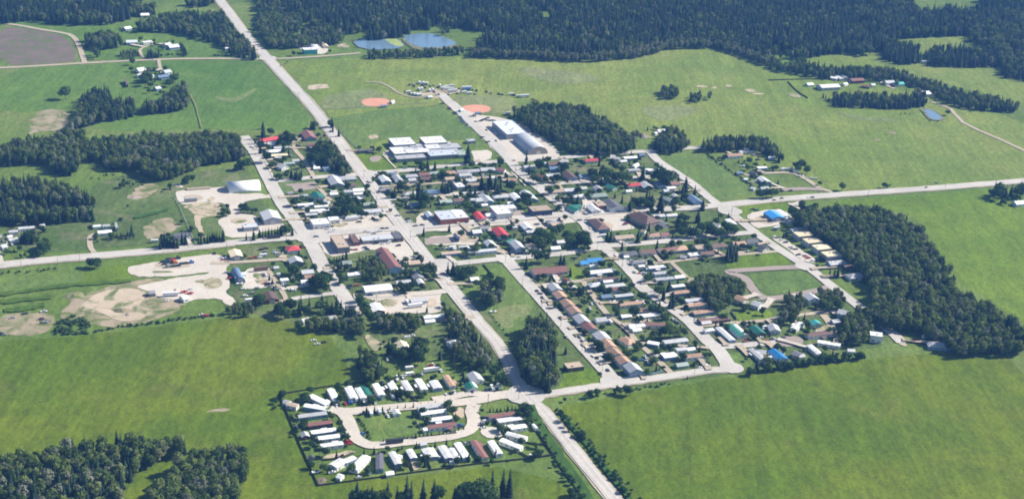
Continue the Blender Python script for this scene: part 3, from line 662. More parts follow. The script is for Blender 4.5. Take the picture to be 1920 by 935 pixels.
def building(a, b, w, kind, roof, wall, eave, root=None, wing_or_glare=None, plain=False):
    """a, b: ends of the ridge on the ground; returns the thing's Empty (or adds a wing to an existing one)"""
    eave, rise = dims(kind, w, eave)
    d = b - a; L = max(d.length, 2.5); ang = math.atan2(d.y, d.x)
    for k in range(-4, 5):
        t = YAW + k * math.pi / 2
        if abs((ang - t + math.pi) % (2 * math.pi) - math.pi) < math.radians(15): ang = t; break
    c = (a + b) / 2
    if kind == 'p': L += 0.7 * w
    if root is None: root = empty(NAME[kind], (c.x, c.y, 0), ang); par = root
    else:
        par = empty('wing_or_glare', (0, 0, 0)); par.parent = root  # white ones added to green roofs stand for sun glare
        lc = Matrix.Rotation(-root.rotation_euler[2], 3, 'Z') @ (c - root.location)
        par.location = (lc.x, lc.y, 0); par.rotation_euler = (0, 0, ang - root.rotation_euler[2])
        if wing_or_glare: par.name = wing_or_glare
    hx, hy = L / 2, w / 2; mr, mwl = MR[roof], MW[wall]
    ov = {'m': .18, 's': .25, 'A': .3, 'G': .3}.get(kind, .5)
    wb = MB(); rb = MB(); th = .16
    seed = random.Random(int(c.x * 13 + c.y * 7))
    if kind == 'f':
        wb.box(-hx, hx, -hy, hy, -.3, eave - .12)
        rb.box(-hx - .15, hx + .15, -hy - .15, hy + .15, eave - .12, eave + .1)
        p = .22
        for bx in ((-hx - .15, hx + .15, -hy - .15, -hy - .15 + p), (-hx - .15, hx + .15, hy + .15 - p, hy + .15), (-hx - .15, -hx - .15 + p, -hy + .07, hy - .07), (hx + .15 - p, hx + .15, -hy + .07, hy - .07)):
            rb.box(*bx, eave + .1, eave + .38)
    elif kind == 'q':
        n = 14; H = eave
        prof = [(hy * math.cos(math.pi * i / n), H * math.sin(math.pi * i / n) ** .9) for i in range(n + 1)]
        rb.prism(prof + [(-hy + .2, 0)] + [(y * .97, max(z - .2, 0)) for y, z in prof[::-1]][1:-1] + [(hy - .2, 0)], -hx, hx)
        wb.prism([(y * .975, max(z - .2, -.2)) for y, z in prof], -hx + .3, hx - .3)
    elif kind == 'p':
        wb.box(-hx + .5, hx - .5, -hy + .5, hy - .5, -.3, eave)
        rx = max(hx - hy, .4); z0, z1 = eave, eave + rise
        b0 = 0
        rb.v += [(-hx, -hy, z0), (hx, -hy, z0), (hx, hy, z0), (-hx, hy, z0), (-rx, 0, z1), (rx, 0, z1)]
        rb.f += [(0, 1, 5, 4), (1, 2, 5), (2, 3, 4, 5), (3, 0, 4), (3, 2, 1, 0)]; rb.m += [0] * 5
    else:
        wb.prism([(-hy, -.3), (hy, -.3), (hy, eave), (0, eave + rise - .05), (-hy, eave)], -hx, hx)
        dz = rise / hy * ov
        rb.prism([(-hy - ov, eave - dz), (0, eave + rise), (hy + ov, eave - dz), (hy + ov, eave - dz + th), (0, eave + rise + th), (-hy - ov, eave - dz + th)], -hx - ov, hx + ov)
    we = link('wall', wb.me('wall', mwl), par)
    rf = link('roof', rb.me('roof', mr, kind == 'q'), par)
    if kind == 'q': rf.data.polygons.foreach_set('use_smooth', [abs(p.normal.x) < .5 for p in rf.data.polygons])
    if kind == 'f':
        for _ in range(max(1, int(L * w / 160))):
            opening(rf, VENT_ME, 'roof_vent', seed.uniform(-.7, .7) * hx, seed.uniform(-.5, .5) * hy, eave + .1, 0)
    elif kind in 'hHpm' and L > 7:
        opening(rf, CHI_ME, 'chimney', seed.uniform(-.5, .5) * hx * .8, seed.choice((-1, 1)) * hy * .25, eave + rise * .75, 0)
    if plain: return root
    H2 = math.pi / 2; q = .5 if kind == 'p' else 0
    lv = [1.0] + ([3.6] if kind == 'H' else [])
    if kind in 'hHpmf':
        big = kind == 'f' or w > 12
        for sgn, rz in ((1, 0), (-1, math.pi)):
            n = max(2, int(L / (4.2 if kind != 'f' else 5.0)))
            dslot = seed.randrange(n)
            for lvi, z in enumerate(lv):
                for i in range(n):
                    x = -hx + L * (i + .5) / n
                    if i == dslot and lvi == 0: opening(par, DOOR_ME, 'door', x, sgn * (hy - q), .25, rz)
                    else: opening(par, WINW_ME if big or seed.random() < .3 and kind != 'm' else WIN_ME, 'window', x, sgn * (hy - q), z + .25, rz)
        if w > 4:
            for sgn, rz in ((1, -H2), (-1, H2)):
                for z in lv:
                    for y in ((-w * .22, w * .22) if w > 8.5 and kind != 'p' else (0,)):
                        opening(par, WIN_ME, 'window', sgn * (hx - q), y, z + .25, rz)
    elif kind == 's':
        opening(par, DOOR_ME, 'door', hx, 0, .05, -H2)
    elif kind == 'G':
        opening(par, GAR_ME, 'garage_door', hx, 0, .05, -H2); opening(par, DOOR_ME, 'door', 0, hy, .05, 0); opening(par, WIN_ME, 'window', 0, -hy, 1.1, math.pi)
    elif kind in 'Aq':
        for sgn, rz in ((1, -H2), (-1, H2)):
            opening(par, BIG_ME if w > 8 else GAR_ME, 'loading_door', sgn * (hx - (.3 if kind == 'q' else 0)), 0, .05, rz)
        if kind == 'A':
            for sgn, rz in ((1, 0), (-1, math.pi)):
                for i in range(3): opening(par, WIN_ME, 'window', -hx + L * (i + .5) / 3, sgn * hy, 2.0, rz)
    if kind == 'm' and L > 11 and seed.random() < .55:                 # an entry porch on the long side
        s = seed.choice((-1, 1)); x = seed.uniform(-.3, .3) * L; pb = MB()
        y0, y1 = (hy + .02, hy + 2.6) if s > 0 else (-hy - 2.6, -hy - .02)
        pb.box(x - 2.2, x + 2.2, y0, y1, 0, .5)
        for xx in (x - 2.1, x + 2.1): pb.box(xx - .06, xx + .06, (y1 if s > 0 else y0) - .12 * (s > 0), (y1 if s > 0 else y0) + .12 * (s < 0), .5, 2.35)
        po = link('porch', pb.me('porch', M_WOODG), par)
        pr = MB(); pr.box(x - 2.4, x + 2.4, y0 - (.2 if s < 0 else 0), y1 + (.2 if s > 0 else 0), 2.36, 2.48); link('porch_roof', pr.me('porch_roof', mr), po)
    return root

ALLB = []
def row(phrase, anchor, apx, text):
    """one building a line: x1 y1 x2 y2 width kind roof wall [eave] [| own label]; '@' sets the crop; '+' adds a wing to the building before"""
    items = []; crop = 'O'; last = None
    for ln in text.strip().splitlines():
        ln = ln.strip()
        if not ln: continue
        if ln[0] == '@': crop = ln[1:].strip(); continue
        fixed = None
        if '|' in ln: ln, fixed = [s.strip() for s in ln.split('|')]
        wing_or_glare = ln[0] == '+'
        t = ln.lstrip('+ ').split(); x1, y1, x2, y2, w = map(float, t[:5]); kind, roof, wall = t[5:8]
        eave = float(t[8]) if len(t) > 8 else EAVE[kind]
        e, r = dims(kind, w, eave); z = e + r * .95
        a = at(*px(crop, x1, y1), z); b = at(*px(crop, x2, y2), z); a.z = b.z = 0
        if wing_or_glare: building(a, b, w, kind, roof, wall, eave, root=last); continue
        last = building(a, b, w, kind, roof, wall, eave)
        last['category'] = CAT[kind]; last['group'] = 'buildings ' + phrase
        items.append({'obj': last, 'look': f"{ROOFN[roof].replace(' ', '-')}-roofed {NOUN[kind]}", 'pos': (a + b) / 2, 'fixed': fixed})
    row_labels(items, phrase, anchor, at(*apx)); ALLB.extend(items)
# ------------------------------------------------------------------ buildings
row("in the park's north row", 'the highway', (985, 740), '''
@P1
668 282 795 397 5.2 m w w
888 252 960 378 6.0 m w w
1005 262 1058 380 4.9 m w w
1058 248 1112 347 6 m G w
1195 222 1257 345 5 m w w
1340 188 1425 312 5.4 m w w
1505 185 1572 300 5 m w w
1662 168 1728 285 5 m w w
@P0
785 655 815 738 7 m w b
915 595 985 715 5 m o w
1205 562 1268 640 10 h l w
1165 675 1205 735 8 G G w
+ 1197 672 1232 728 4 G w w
''')  # green garage's white second roof is sun glare on its right slope
row("on the park's west side", 'the corner', (523, 740), '''
@P1
190 405 255 420 5 s l w
225 437 340 462 5 m t w
480 350 668 440 5.6 m w w
415 455 635 492 5 m w b
340 562 660 555 5 m l b
445 665 720 640 5 m r k
485 750 765 722 5 m w b
565 815 800 790 5 m w w
590 898 835 868 5 m w w
405 748 432 792 6 s l r
@P3
375 565 492 498 7.5 m w w
+ 500 515 612 468 5 m w b
600 600 745 455 6.5 m w w
132 452 150 470 4 s d g
430 660 480 678 5 s w w
''')
row("in the park's front row", 'the turnaround', (670, 835), '''
@P3
885 428 888 600 5.2 m d b
1030 412 1085 545 5 m w b
1085 448 1125 460 4 s w w
1215 385 1258 480 4.9 m w b
1410 372 1470 470 9 m w b
1575 345 1640 480 6 m w b
+ 1670 372 1720 478 5.5 m w b
1745 312 1835 475 5.4 m w b
955 640 1040 630 4.5 s w w
@P4
165 288 290 475 5 m r w
335 295 465 430 5 m w w
465 275 690 365 5 m w w
525 205 745 262 5 m w w
''')
row("in the park's middle block", 'the highway', (985, 740), '''
@P2
910 455 1212 432 5 m r w
1010 507 1275 478 5.6 m w w
1135 580 1325 568 5.4 m w w
165 425 455 400 5 m w w
215 500 510 475 5 m w b
250 577 555 540 5 m r w
135 367 410 335 5 m l w
160 755 230 752 4 s l w
195 600 235 590 4 s w w
@P1
1400 505 1440 545 5 s w w
''')
row("above the trailer park", 'the highway', (893, 600), '''
@P0
402 222 462 284 10.5 H c g 4.6
950 240 1022 215 8 h w w
900 195 940 198 4 s d k
''')
row("around the trucking yard", 'the highway', (846, 541), '''
@P5
15 285 305 250 13 A w w 3.8
125 448 178 530 10.5 A w r 4.2
525 420 705 398 7 A l w 3.2
660 597 925 588 5.2 m w b
680 640 788 632 5 s w w
565 92 620 165 9 h g G
370 215 520 200 7 h l w
612 185 652 230 5 G w b
1180 180 1262 168 7 h w b
500 -5 620 -12 8 h t t
''')
row("around the quonset yard", 'the blue quonset', (443, 508), '''
@P6
252 60 290 175 8.5 q s s 5.5
235 130 350 116 5 s w w 2.6
242 172 340 160 5 s w w 2.6
600 325 648 402 12 A b r 3.4
''')
row("along the west street", 'the red canopy', (548, 463), '''
@P6
965 98 1090 88 8 h l g
1000 152 1115 140 7 h o w
962 205 1036 200 7.5 h w w
660 55 715 50 4.5 s l w
695 125 730 122 3.5 s l w
735 195 818 186 5 m w w
@P7
1470 640 1502 690 12 h l g
''')
row("in the pasture thicket", 'the west street', (660, 570), '''
@P6
970 632 1046 612 6 s w w
1230 606 1340 592 8 h l g
''')
row("near the motel", 'the main road', (620, 438), '''
@R
530 417 608 550 11 f t g 6
700 410 752 495 6 f b r 3.6
800 448 1150 430 12 f l g 3.6
+ 1165 378 1225 450 7.5 f d k 3.8
1025 545 1178 752 12 h r a 5.4 | long rust-roofed motel with pale blue walls below the main road
652 830 715 822 6 s w w
728 822 790 810 6 s w w
595 700 690 690 8 h p g
''')
row("on the west main road", 'the red canopy', (548, 463), '''
@P7
1430 535 1482 528 11 p R w 3.6 | bright red hipped canopy standing alone on the main road
802 565 852 632 11 A c g 4
1185 132 1240 218 17 A l l 5.2
912 318 1068 300 9.5 f l l 4
150 405 320 395 8 m d w
@N0
738 655 1085 632 19 q w w 8.5 | long white quonset tent on the gravel yard
295 716 550 700 3.5 s t t 1.4
''')
row("below the west wood", 'the drive', (170, 470), '''
@F5
715 797 815 788 7 m w w
680 748 735 744 4.5 s w w
750 748 802 744 5 m l w
65 792 130 785 5 m l w
135 770 250 755 5.5 m l w
290 745 322 738 5 s l w
50 826 85 818 5 s w w
70 848 130 842 5 s w w
5 895 40 885 7 h l w
''')
row("in the west block", 'the main road', (620, 438), '''
@R
258 268 445 260 15 f w w 5
+ 445 234 558 228 8 f w w 4.4
105 78 300 60 5 m w b
290 98 440 85 5 m w b
235 140 445 128 5 m w w
190 185 318 172 5.4 m l g
825 75 965 62 6 m p G
825 135 1015 122 8 h l w
680 8 800 0 6 m w w
395 25 450 40 4 s w w
''')
row("by the vacant lot", 'the west street', (530, 384), '''
@N0
1705 755 1742 806 12 h G w
1510 795 1620 785 5 m l w
1400 760 1450 752 4 s g w
1682 488 1748 480 5 s w w
1790 500 1842 490 5 s s b
''')
row("in the northwest houses", 'the highway', (600, 220), '''
@N0
1095 182 1320 145 8.5 h R w
1178 215 1262 212 8 h l b
1195 300 1305 290 8 p w w
1250 265 1325 258 6 h l b
1215 350 1398 345 6.5 m c k
1312 448 1372 470 10 h l w
1355 442 1475 432 6 m p G
1600 80 1660 150 13 h r b
1615 235 1780 225 6 m r w
1450 405 1522 398 5 s l w
@N1
30 488 92 480 6 s s b
140 572 192 660 13 h l l 3.2
+ 210 610 385 592 10 m l l 3
265 750 355 738 7 m l w
365 728 470 712 7 h w w
370 770 480 758 5 s w w
320 820 480 808 5.4 m w w
470 890 610 880 7 m p G
0 912 90 905 5 m w w
300 672 388 664 6 s b w
110 770 190 762 5 s w w
''')
# the school: one thing with several wings
sch = None
def school():
    global sch
    parts = (('N1', 790, 220, 1010, 190, 24, 'w', 'g', 5.6), ('N1', 1125, 199, 1360, 178, 22, 'w', 'g', 6.2), ('N1', 790, 312, 935, 300, 22, 'w', 'g', 4.6),
             ('N1', 945, 318, 1195, 300, 12, 'w', 'g', 4.8), ('N1', 1162, 268, 1312, 255, 14, 'w', 'w', 4.7), ('N1', 1190, 345, 1490, 318, 17, 'i', 'g', 4.3),
             ('N1', 830, 385, 1150, 362, 12, 'l', 'g', 3.8), ('N1', 1330, 270, 1520, 240, 16, 'l', 'l', 4.0), ('N1', 1490, 335, 1600, 322, 17, 'p', 'g', 3.6), ('N1', 815, 300, 1480, 262, 32, 'l', 'g', 3.3), ('N1', 980, 255, 1150, 245, 6, 'l', 'w', 3.9))
    for i, (c, x1, y1, x2, y2, w, rf, wl, e) in enumerate(parts):
        a = at(*px(c, x1, y1), e); b = at(*px(c, x2, y2), e); a.z = b.z = 0
        if sch is None: sch = building(a, b, w, 'f', rf, wl, e); sch.name = 'school'
        else: building(a, b, w, 'f', rf, wl, e + .013 * i, root=sch, wing_or_glare='classroom_block')
    tag(sch, 'sprawling school with many flat white roofs beside the playing field', 'school')
    PLACES.append((sch.location.copy(), 'white-roofed school', sch))
school()
# the arena: barrel vault with a tan gable end, and a flat hall behind
def arena():
    e = 9.5
    a = at(*px('N2', 462, 108), e); b = at(*px('N2', 652, 262), e); a.z = b.z = 0
    r = building(a, b, 23, 'q', 'i', 't', e); r.name = 'arena'
    e = 6.5
    a = at(*px('N2', 225, -18), e); b = at(*px('N2', 425, 122), e); a.z = b.z = 0
    building(a, b, 25, 'f', 'i', 'l', e, root=r, wing_or_glare='hall')
    tag(r, 'big pale barrel-vaulted arena with a flat pale hall behind it', 'arena')
    PLACES.append((r.location.copy(), 'barrel-vaulted arena', r))
arena()
row("below the school", 'the highway', (689, 326), '''
@N1
415 300 578 292 5 m d k
1610 195 1698 188 7 f l l 3.2
692 572 728 630 9.5 h w b
832 562 865 622 8 h l b
938 572 1040 560 8 p l b
972 612 1040 604 7 h l w
828 635 905 628 6 s l w
738 552 835 545 6 m s b
1085 552 1188 542 8 h r w
1105 600 1212 588 8 h b k
1208 540 1280 530 8 p p G
1372 532 1466 524 9 p o w
1372 600 1466 592 7 h t w
1502 522 1608 512 8 h g w
1612 518 1738 506 7 h l w
1525 560 1640 550 7 h l w
1765 498 1868 488 7 h l w
1600 618 1708 606 8 h l w
1622 665 1748 655 7 h t w
1502 648 1545 706 9 f w w 3.4
668 720 742 712 7 p g g
945 762 1036 752 8 p l w
1172 738 1285 730 9 p s b
1680 412 1745 400 5 s t w
''')
row("behind the stores", 'the highway', (740, 400), '''
@N1
990 885 1090 872 9 h s b
1312 850 1436 838 8 h p G
1465 835 1568 825 8 h b w
1655 835 1765 820 9 h l w
1790 775 1850 845 9 h l b
1770 892 1830 884 5 s w w
@N2
35 768 95 850 10 h l b
165 795 285 785 8 p l w
365 765 420 832 8 h w w
490 735 575 825 12 h l b
300 870 355 862 5 s w w
5 500 155 490 8 h l b
182 490 275 505 8 h r w
312 605 405 612 7 h o w
125 590 168 582 5 s w w
''')
row("east of arena street", 'the arena', (995, 275), '''
@N2
480 470 610 460 7 h l w
685 440 720 432 6 s l b
762 487 845 478 7 h s b
748 432 858 424 9 h b w
872 412 955 402 8 h l w
620 560 738 590 8 h r w
725 565 868 552 7 h l b
960 530 1012 590 12 h b b
1085 570 1190 560 9 h s w
785 738 918 728 7 h t w
932 728 1060 708 8 h l b
1100 705 1165 700 6 s l w
1272 685 1312 715 8 h l w
1400 672 1480 700 8 h G G
1235 778 1362 770 10 p p G
1040 790 1122 782 7 p w w
985 905 1100 895 7 h G G
1155 402 1280 388 7 h R w
1575 382 1718 368 7 m w b
1430 368 1530 380 6 h l w
1645 665 1738 655 9 p R w
1785 645 1848 690 10 h l l
1600 740 1658 732 5 s w w
1680 470 1725 440 5 s w w
1622 515 1745 505 6 m l w
1540 415 1600 405 5 s w w
1820 512 1870 505 6 m w w
1740 340 1800 335 6 s s b
1390 560 1425 552 5 s w w
''')
row("west of the paddock", 'the main road', (1334, 387), '''
@N3
200 515 330 505 6 m w w
292 642 372 695 7 m s b
150 640 235 690 9 h l w
415 712 500 700 6 m w w
455 655 540 645 7 h r w
395 808 465 835 8 h p G
690 785 742 855 11 h s b
480 775 525 800 5 s w w
0 380 75 370 6 m w b
375 735 430 728 6 s l w
''')
row("beyond the paddock hedge", 'the main road', (1470, 372), '''
@N3
1042 358 1232 340 9 m o w
1430 588 1535 640 9 h w b
1440 708 1520 698 6 h l b
1402 490 1498 480 6 m w b
1322 525 1400 545 5 s d g
1525 370 1600 375 6 s l b
1175 540 1230 532 5 s s b
1255 612 1290 605 4 s w w
1340 700 1380 712 5 s w w
1205 312 1235 305 5 s l w
1270 305 1300 298 5 s w w
''')
row("in the farmyard grove", 'the paddock', (1230, 290), '''
@N3
312 78 415 65 9 h w w
465 148 535 168 7 h w b
275 108 298 102 4 s w w
''')
row("along main street", 'the highway', (740, 400), '''
@S
285 148 362 240 17 f i o 6
+ 420 135 508 225 15 f w o 5.5
120 150 165 200 6.5 s i b 3.2
668 150 725 225 7.5 h R w
890 90 970 180 16 f w w 6.2
+ 985 105 1090 100 9 f w w 4
1258 130 1465 108 14 f t n 6.2
765 178 845 170 7 s w w
1690 88 1780 130 9 h G w
1465 250 1515 245 9 p g t
1482 296 1620 286 8 f t t 3.4
890 318 968 402 11 h R w 3.6
618 360 705 348 8.5 h w b
700 318 782 310 7 h g w
1188 268 1226 330 8.5 h w b
1210 372 1300 362 6 m l G
790 462 842 520 9 h l b
640 582 880 565 6 m l w
275 607 490 590 6 m t b
1082 462 1142 540 10 H l b
+ 985 478 1050 452 7 G G k
1245 500 1280 528 9 p t w
1540 472 1630 466 6.5 s w w
1475 542 1575 532 6.5 s w w
410 545 440 548 4 s w w
''')
row("around the church lot", 'the brown church', (1205, 405), '''
@T
290 70 330 130 10 h w w
340 78 478 58 12 f t r 4.6
475 18 570 98 15 A d w 4.4
795 150 925 215 19 p b t 5.4 | big brown hipped church on its gravel lot
+ 1000 240 1110 290 9 h g g
965 200 1085 190 7 m l w
1110 185 1220 175 5.5 s w w
345 222 385 302 14 p b b 3.2
1390 322 1452 378 5.5 m w b
1605 275 1690 295 8 h l w
1765 235 1865 290 7 m w w
545 425 738 405 8 h t w
930 398 1022 386 8.5 p o w
1042 392 1128 384 8 h r w
840 350 880 358 6 s t w
''')
row("south of market street", 'the arena street', (1130, 465), '''
@T
640 598 775 588 9 h d w
828 578 975 564 9.5 h b w
1032 566 1178 546 9 h r w
1235 535 1300 528 11 p o b
1420 528 1540 515 9 h t w
1352 628 1474 618 7 f w w 3
1480 598 1620 588 8 h b b
1600 512 1735 502 9 p b w
745 688 855 680 7 p g w
640 640 690 635 4 s w w
1260 630 1330 640 5 s l w
1840 490 1880 485 6 h o w
''')
row("near the lodge", 'the row houses', (954, 493), '''
@S
1280 793 1632 743 13 h r w 3.4 | long burgundy-roofed lodge on the lawn beside the row house street
@T
235 672 395 662 8.5 h B w
168 706 236 690 7 G B w
265 740 350 733 4.5 s w w
@U
608 168 860 155 8 m w b
''')
row("along the row house alley", 'the lodge', (1060, 510), '''
@U
720 248 920 232 5.5 m b b
765 268 865 258 4.5 s w w
640 296 712 288 9 p l b
738 325 1005 308 6 m l w
840 355 940 347 6 m r w
742 428 848 416 6.5 G s b
890 428 1095 415 5.2 m l b
942 518 1200 502 6 m o w
1125 482 1205 474 4.5 s w w
1192 566 1265 576 9 p o w
962 645 1068 632 5.5 s w b
1142 645 1385 632 6 m w w
1045 752 1110 748 7 s w w
1120 745 1218 738 6 s w w
1085 795 1180 788 5 s w w
1242 738 1448 742 5.4 m r w
@V
1000 240 1062 275 10 p o w
1255 290 1378 312 5.5 m w b
1425 288 1690 266 6.4 m l w
1562 372 1680 362 5.4 m l w
1680 362 1768 355 5 s w w
1412 438 1568 430 8 m w b
1662 452 1850 428 5.8 m o w
1562 532 1690 520 6 s p G
680 35 800 25 8 s l w
''')
row("off arena street's east side", 'market street', (1163, 460), '''
@T
868 762 1098 748 5.6 m w b
968 826 1120 814 5.4 m l w
985 890 1188 876 5.6 m l w
1195 858 1298 848 6 s w b
800 742 862 734 4.5 s w w
@U
1555 218 1645 208 5 s w w
1515 325 1655 312 5.4 m w b
1530 395 1712 380 6 m o b
1660 478 1850 466 6 m l b
1682 532 1850 518 6 m o w
1752 615 1872 602 6 m o b
@W
0 410 150 398 6 m o w
0 488 250 470 6 m o b
62 582 388 548 8 m b k
85 600 190 590 4.5 s w w
140 556 235 546 4.5 s w w
''')
row("facing the tree strip", 'the lodge', (1060, 510), '''
@U
205 290 268 352 10 h l w 4.2
264 376 332 440 10 h o b 4.2
336 466 416 525 10 h o w 4.2
412 543 492 605 10 h o w 4.2
492 632 575 705 11 h l b 4.2
578 718 656 785 10 h r w 4.2
712 818 800 890 11.5 h l w 4.2
@V
776 258 866 335 10 h o w 4.2
856 352 936 420 10 h o w 4.2
950 442 1030 508 10 h o w 4.2
1058 516 1136 592 11.5 H l b 5.2
''')
row("beside the tree strip", 'the south road', (1080, 731), '''
@V
358 562 530 535 9 f t k 3.8
''')
row("around the crescent", 'the east street', (1512, 500), '''
@W
478 308 575 352 9 h o w 4.2
662 372 742 398 9 h l w 4
1268 288 1330 336 11 H l w 5.4
1598 462 1695 486 10 H l b 4.6
1520 585 1595 575 6 G l b
''')
row("by the cul-de-sac", 'the arena street', (1335, 650), '''
@W
140 682 204 668 5.5 p w w
285 655 420 800 6 m l b
405 622 532 745 7.5 m G w
+ 455 628 568 738 5 m w w
660 640 752 715 9 h G k
868 620 902 682 9 h l w
1098 670 1188 605 6 m w w
1318 578 1366 612 8.5 h q w
1245 738 1540 708 7 m b w
@X
635 306 770 420 6 m l w
+ 705 318 798 335 7 G l w
866 312 1000 405 9.5 h B w
1105 335 1180 360 8 h g g
1262 268 1415 375 5.4 m w w
1366 224 1612 265 5.4 m w w
1692 312 1770 318 5 s w w
1150 378 1215 372 5 s l w
''')  # white roof added to the green mobile home paints glare on its right slope
row("along the east street", 'the main road', (1440, 376), '''
@Y
487 140 585 210 14 A B b 4
+ 568 132 672 200 9 A w w 3.4
718 352 890 336 6 m l b
780 410 932 388 12.5 f c l 5.6
880 480 1030 463 12.5 f c l 5.6
985 552 1132 533 12.5 f c l 5.6
1088 628 1242 606 12.5 f c l 5.6
1130 702 1320 685 9 h l b
1300 745 1392 738 7 G b k
1382 838 1490 824 11 p l w
245 458 345 450 10 h d w
392 518 452 546 9 h d w
122 490 210 480 8 h o w
1690 912 1768 902 6 s w w
870 85 925 105 10 h l w
''')
row("by the east wood", 'the pasture', (1700, 662), '''
@Z
505 585 735 560 9 m w w
862 818 1020 832 11 p l b
185 728 320 745 8 f w w 6.5
285 160 365 150 5 s w w
430 188 508 182 5 s w w
''')
row("among northwest farms", 'the bend', (157, 118), '''
@F0
1028 100 1085 95 10 h w w
1150 125 1225 118 10 h w b
905 200 948 192 9 h w b
922 298 998 290 12 A i b 3.6
1040 306 1105 298 8 m w w
1202 318 1238 310 8 h w w
1228 330 1298 322 12 h i b
1642 325 1680 322 6 m w w
1645 350 1712 346 6 m w w
1000 500 1050 492 12 h w w
1000 545 1028 540 6 s w w
1195 515 1240 508 10 h i w
1152 552 1228 542 9 h s b
1132 636 1166 630 8 h i b
1100 548 1120 545 5 s w w
''')
row("by the two lagoons", 'the highway', (500, 105), '''
@F1
345 360 440 354 12 f w q 6
385 330 448 325 14 q i w 5.5
500 315 512 335 7 s c c
''')
row("at the northeast farm", 'the farm lane', (1743, 191), '''
@F3
378 622 508 612 15 A w l 4
285 608 325 604 8 s w w
462 558 508 566 8 A w l 3
492 545 540 574 6 A w l 3
530 543 588 570 6 A w l 3
602 576 690 570 12 A r r 4
680 575 692 570 5 s w w
850 588 920 590 10 h l w
925 602 985 598 9 h q w
1118 670 1172 664 14 A w w 4
550 608 575 602 6 s w w
755 614 778 610 6 s w w
685 618 745 628 6 s r k
''')
row("in the far east grove", 'the main road', (1880, 343), '''
@F6
1802 575 1868 568 9 h w w
''')
row("in the salvage yard", 'the main road', (400, 460), '''
@F7
1085 332 1130 326 6.5 s g g 3
1325 372 1362 362 8 G w w 3
''')
row("by the ball diamonds", 'the campers', (835, 165), '''
@F1
985 738 1005 732 4.5 s w w
1255 700 1285 698 5 s w w
915 770 950 766 3.5 s s b
1490 800 1510 795 4.5 s w b
1605 820 1640 816 3.5 s s b
''')

# gravel drives from the houses to the nearest street
def driveways():
    for it in ALLB:
        if it['obj']['category'] not in ('house', 'mobile home', 'workshop'): continue
        if "the park's" in it['obj']['group']: continue
        c = it['pos']; best = None
        for pts, w in ROADS:
            for p in pts:
                d = (p - c).length
                if best is None or d < best[0]: best = (d, p, w)
        if best is None or not 9 < best[0] < 42: continue
        d, p, w = best; t = (p - c).normalized(); n = Vector((-t.y, t.x, 0)); off = R.choice((-1, 1)) * R.uniform(4, 6.5)
        a = c + n * off + t * 2.0; b = p + n * off
        if any(q is not it and min((q['pos'] - a.lerp(b, f)).length for f in (.0, .3, .6, .85)) < 6.5 for q in ALLB): continue
        hw = R.uniform(1.7, 3.0); z = layer(); pts = []
        for s, f0, f1 in ((1, 0, 1), (-1, 1, 0)):
            for k in range(5):
                f = f0 + (f1 - f0) * k / 4; q = a.lerp(b, f) + n * (s * (hw + R.uniform(-.35, .35) + (f > .95) * .8)); pts.append((q.x, q.y, z))
        struct('driveway', mesh('driveway', pts, [tuple(range(len(pts)))], R.choice((M_TRACK, M_GRAVEL, M_DIRT))))
driveways()
# ------------------------------------------------------------------ vehicles
PAINT = {'w': (.78, .78, .78), 'k': (.03, .03, .035), 'g': (.35, .36, .37), 'r': (.42, .03, .04), 'b': (.06, .16, .42), 'd': (.03, .05, .14), 'n': (.16, .1, .07), 'o': (.6, .18, .04), 'c': (.6, .55, .42), 'q': (.1, .4, .42)}
PN = {'w': 'white', 'k': 'black', 'g': 'silver', 'r': 'red', 'b': 'blue', 'd': 'dark blue', 'n': 'brown', 'o': 'orange', 'c': 'cream', 'q': 'turquoise'}
MPT = {k: mat_paint('car_paint_' + PN[k].replace(' ', '_'), c, .25, .05, .5, perobj=.1) for k, c in PAINT.items()}
def wheel(r=.33, w=.24):
    b = MB(); b.cyl((0, -w / 2, 0), r, w, 12, 0, axis='y'); b.cyl((0, -w / 2 - .01, 0), r * .55, w + .02, 8, 1, axis='y')
    return b.me('wheel', [M_TYRE, M_METAL])
WH = wheel(); WHB = wheel(.5, .3)
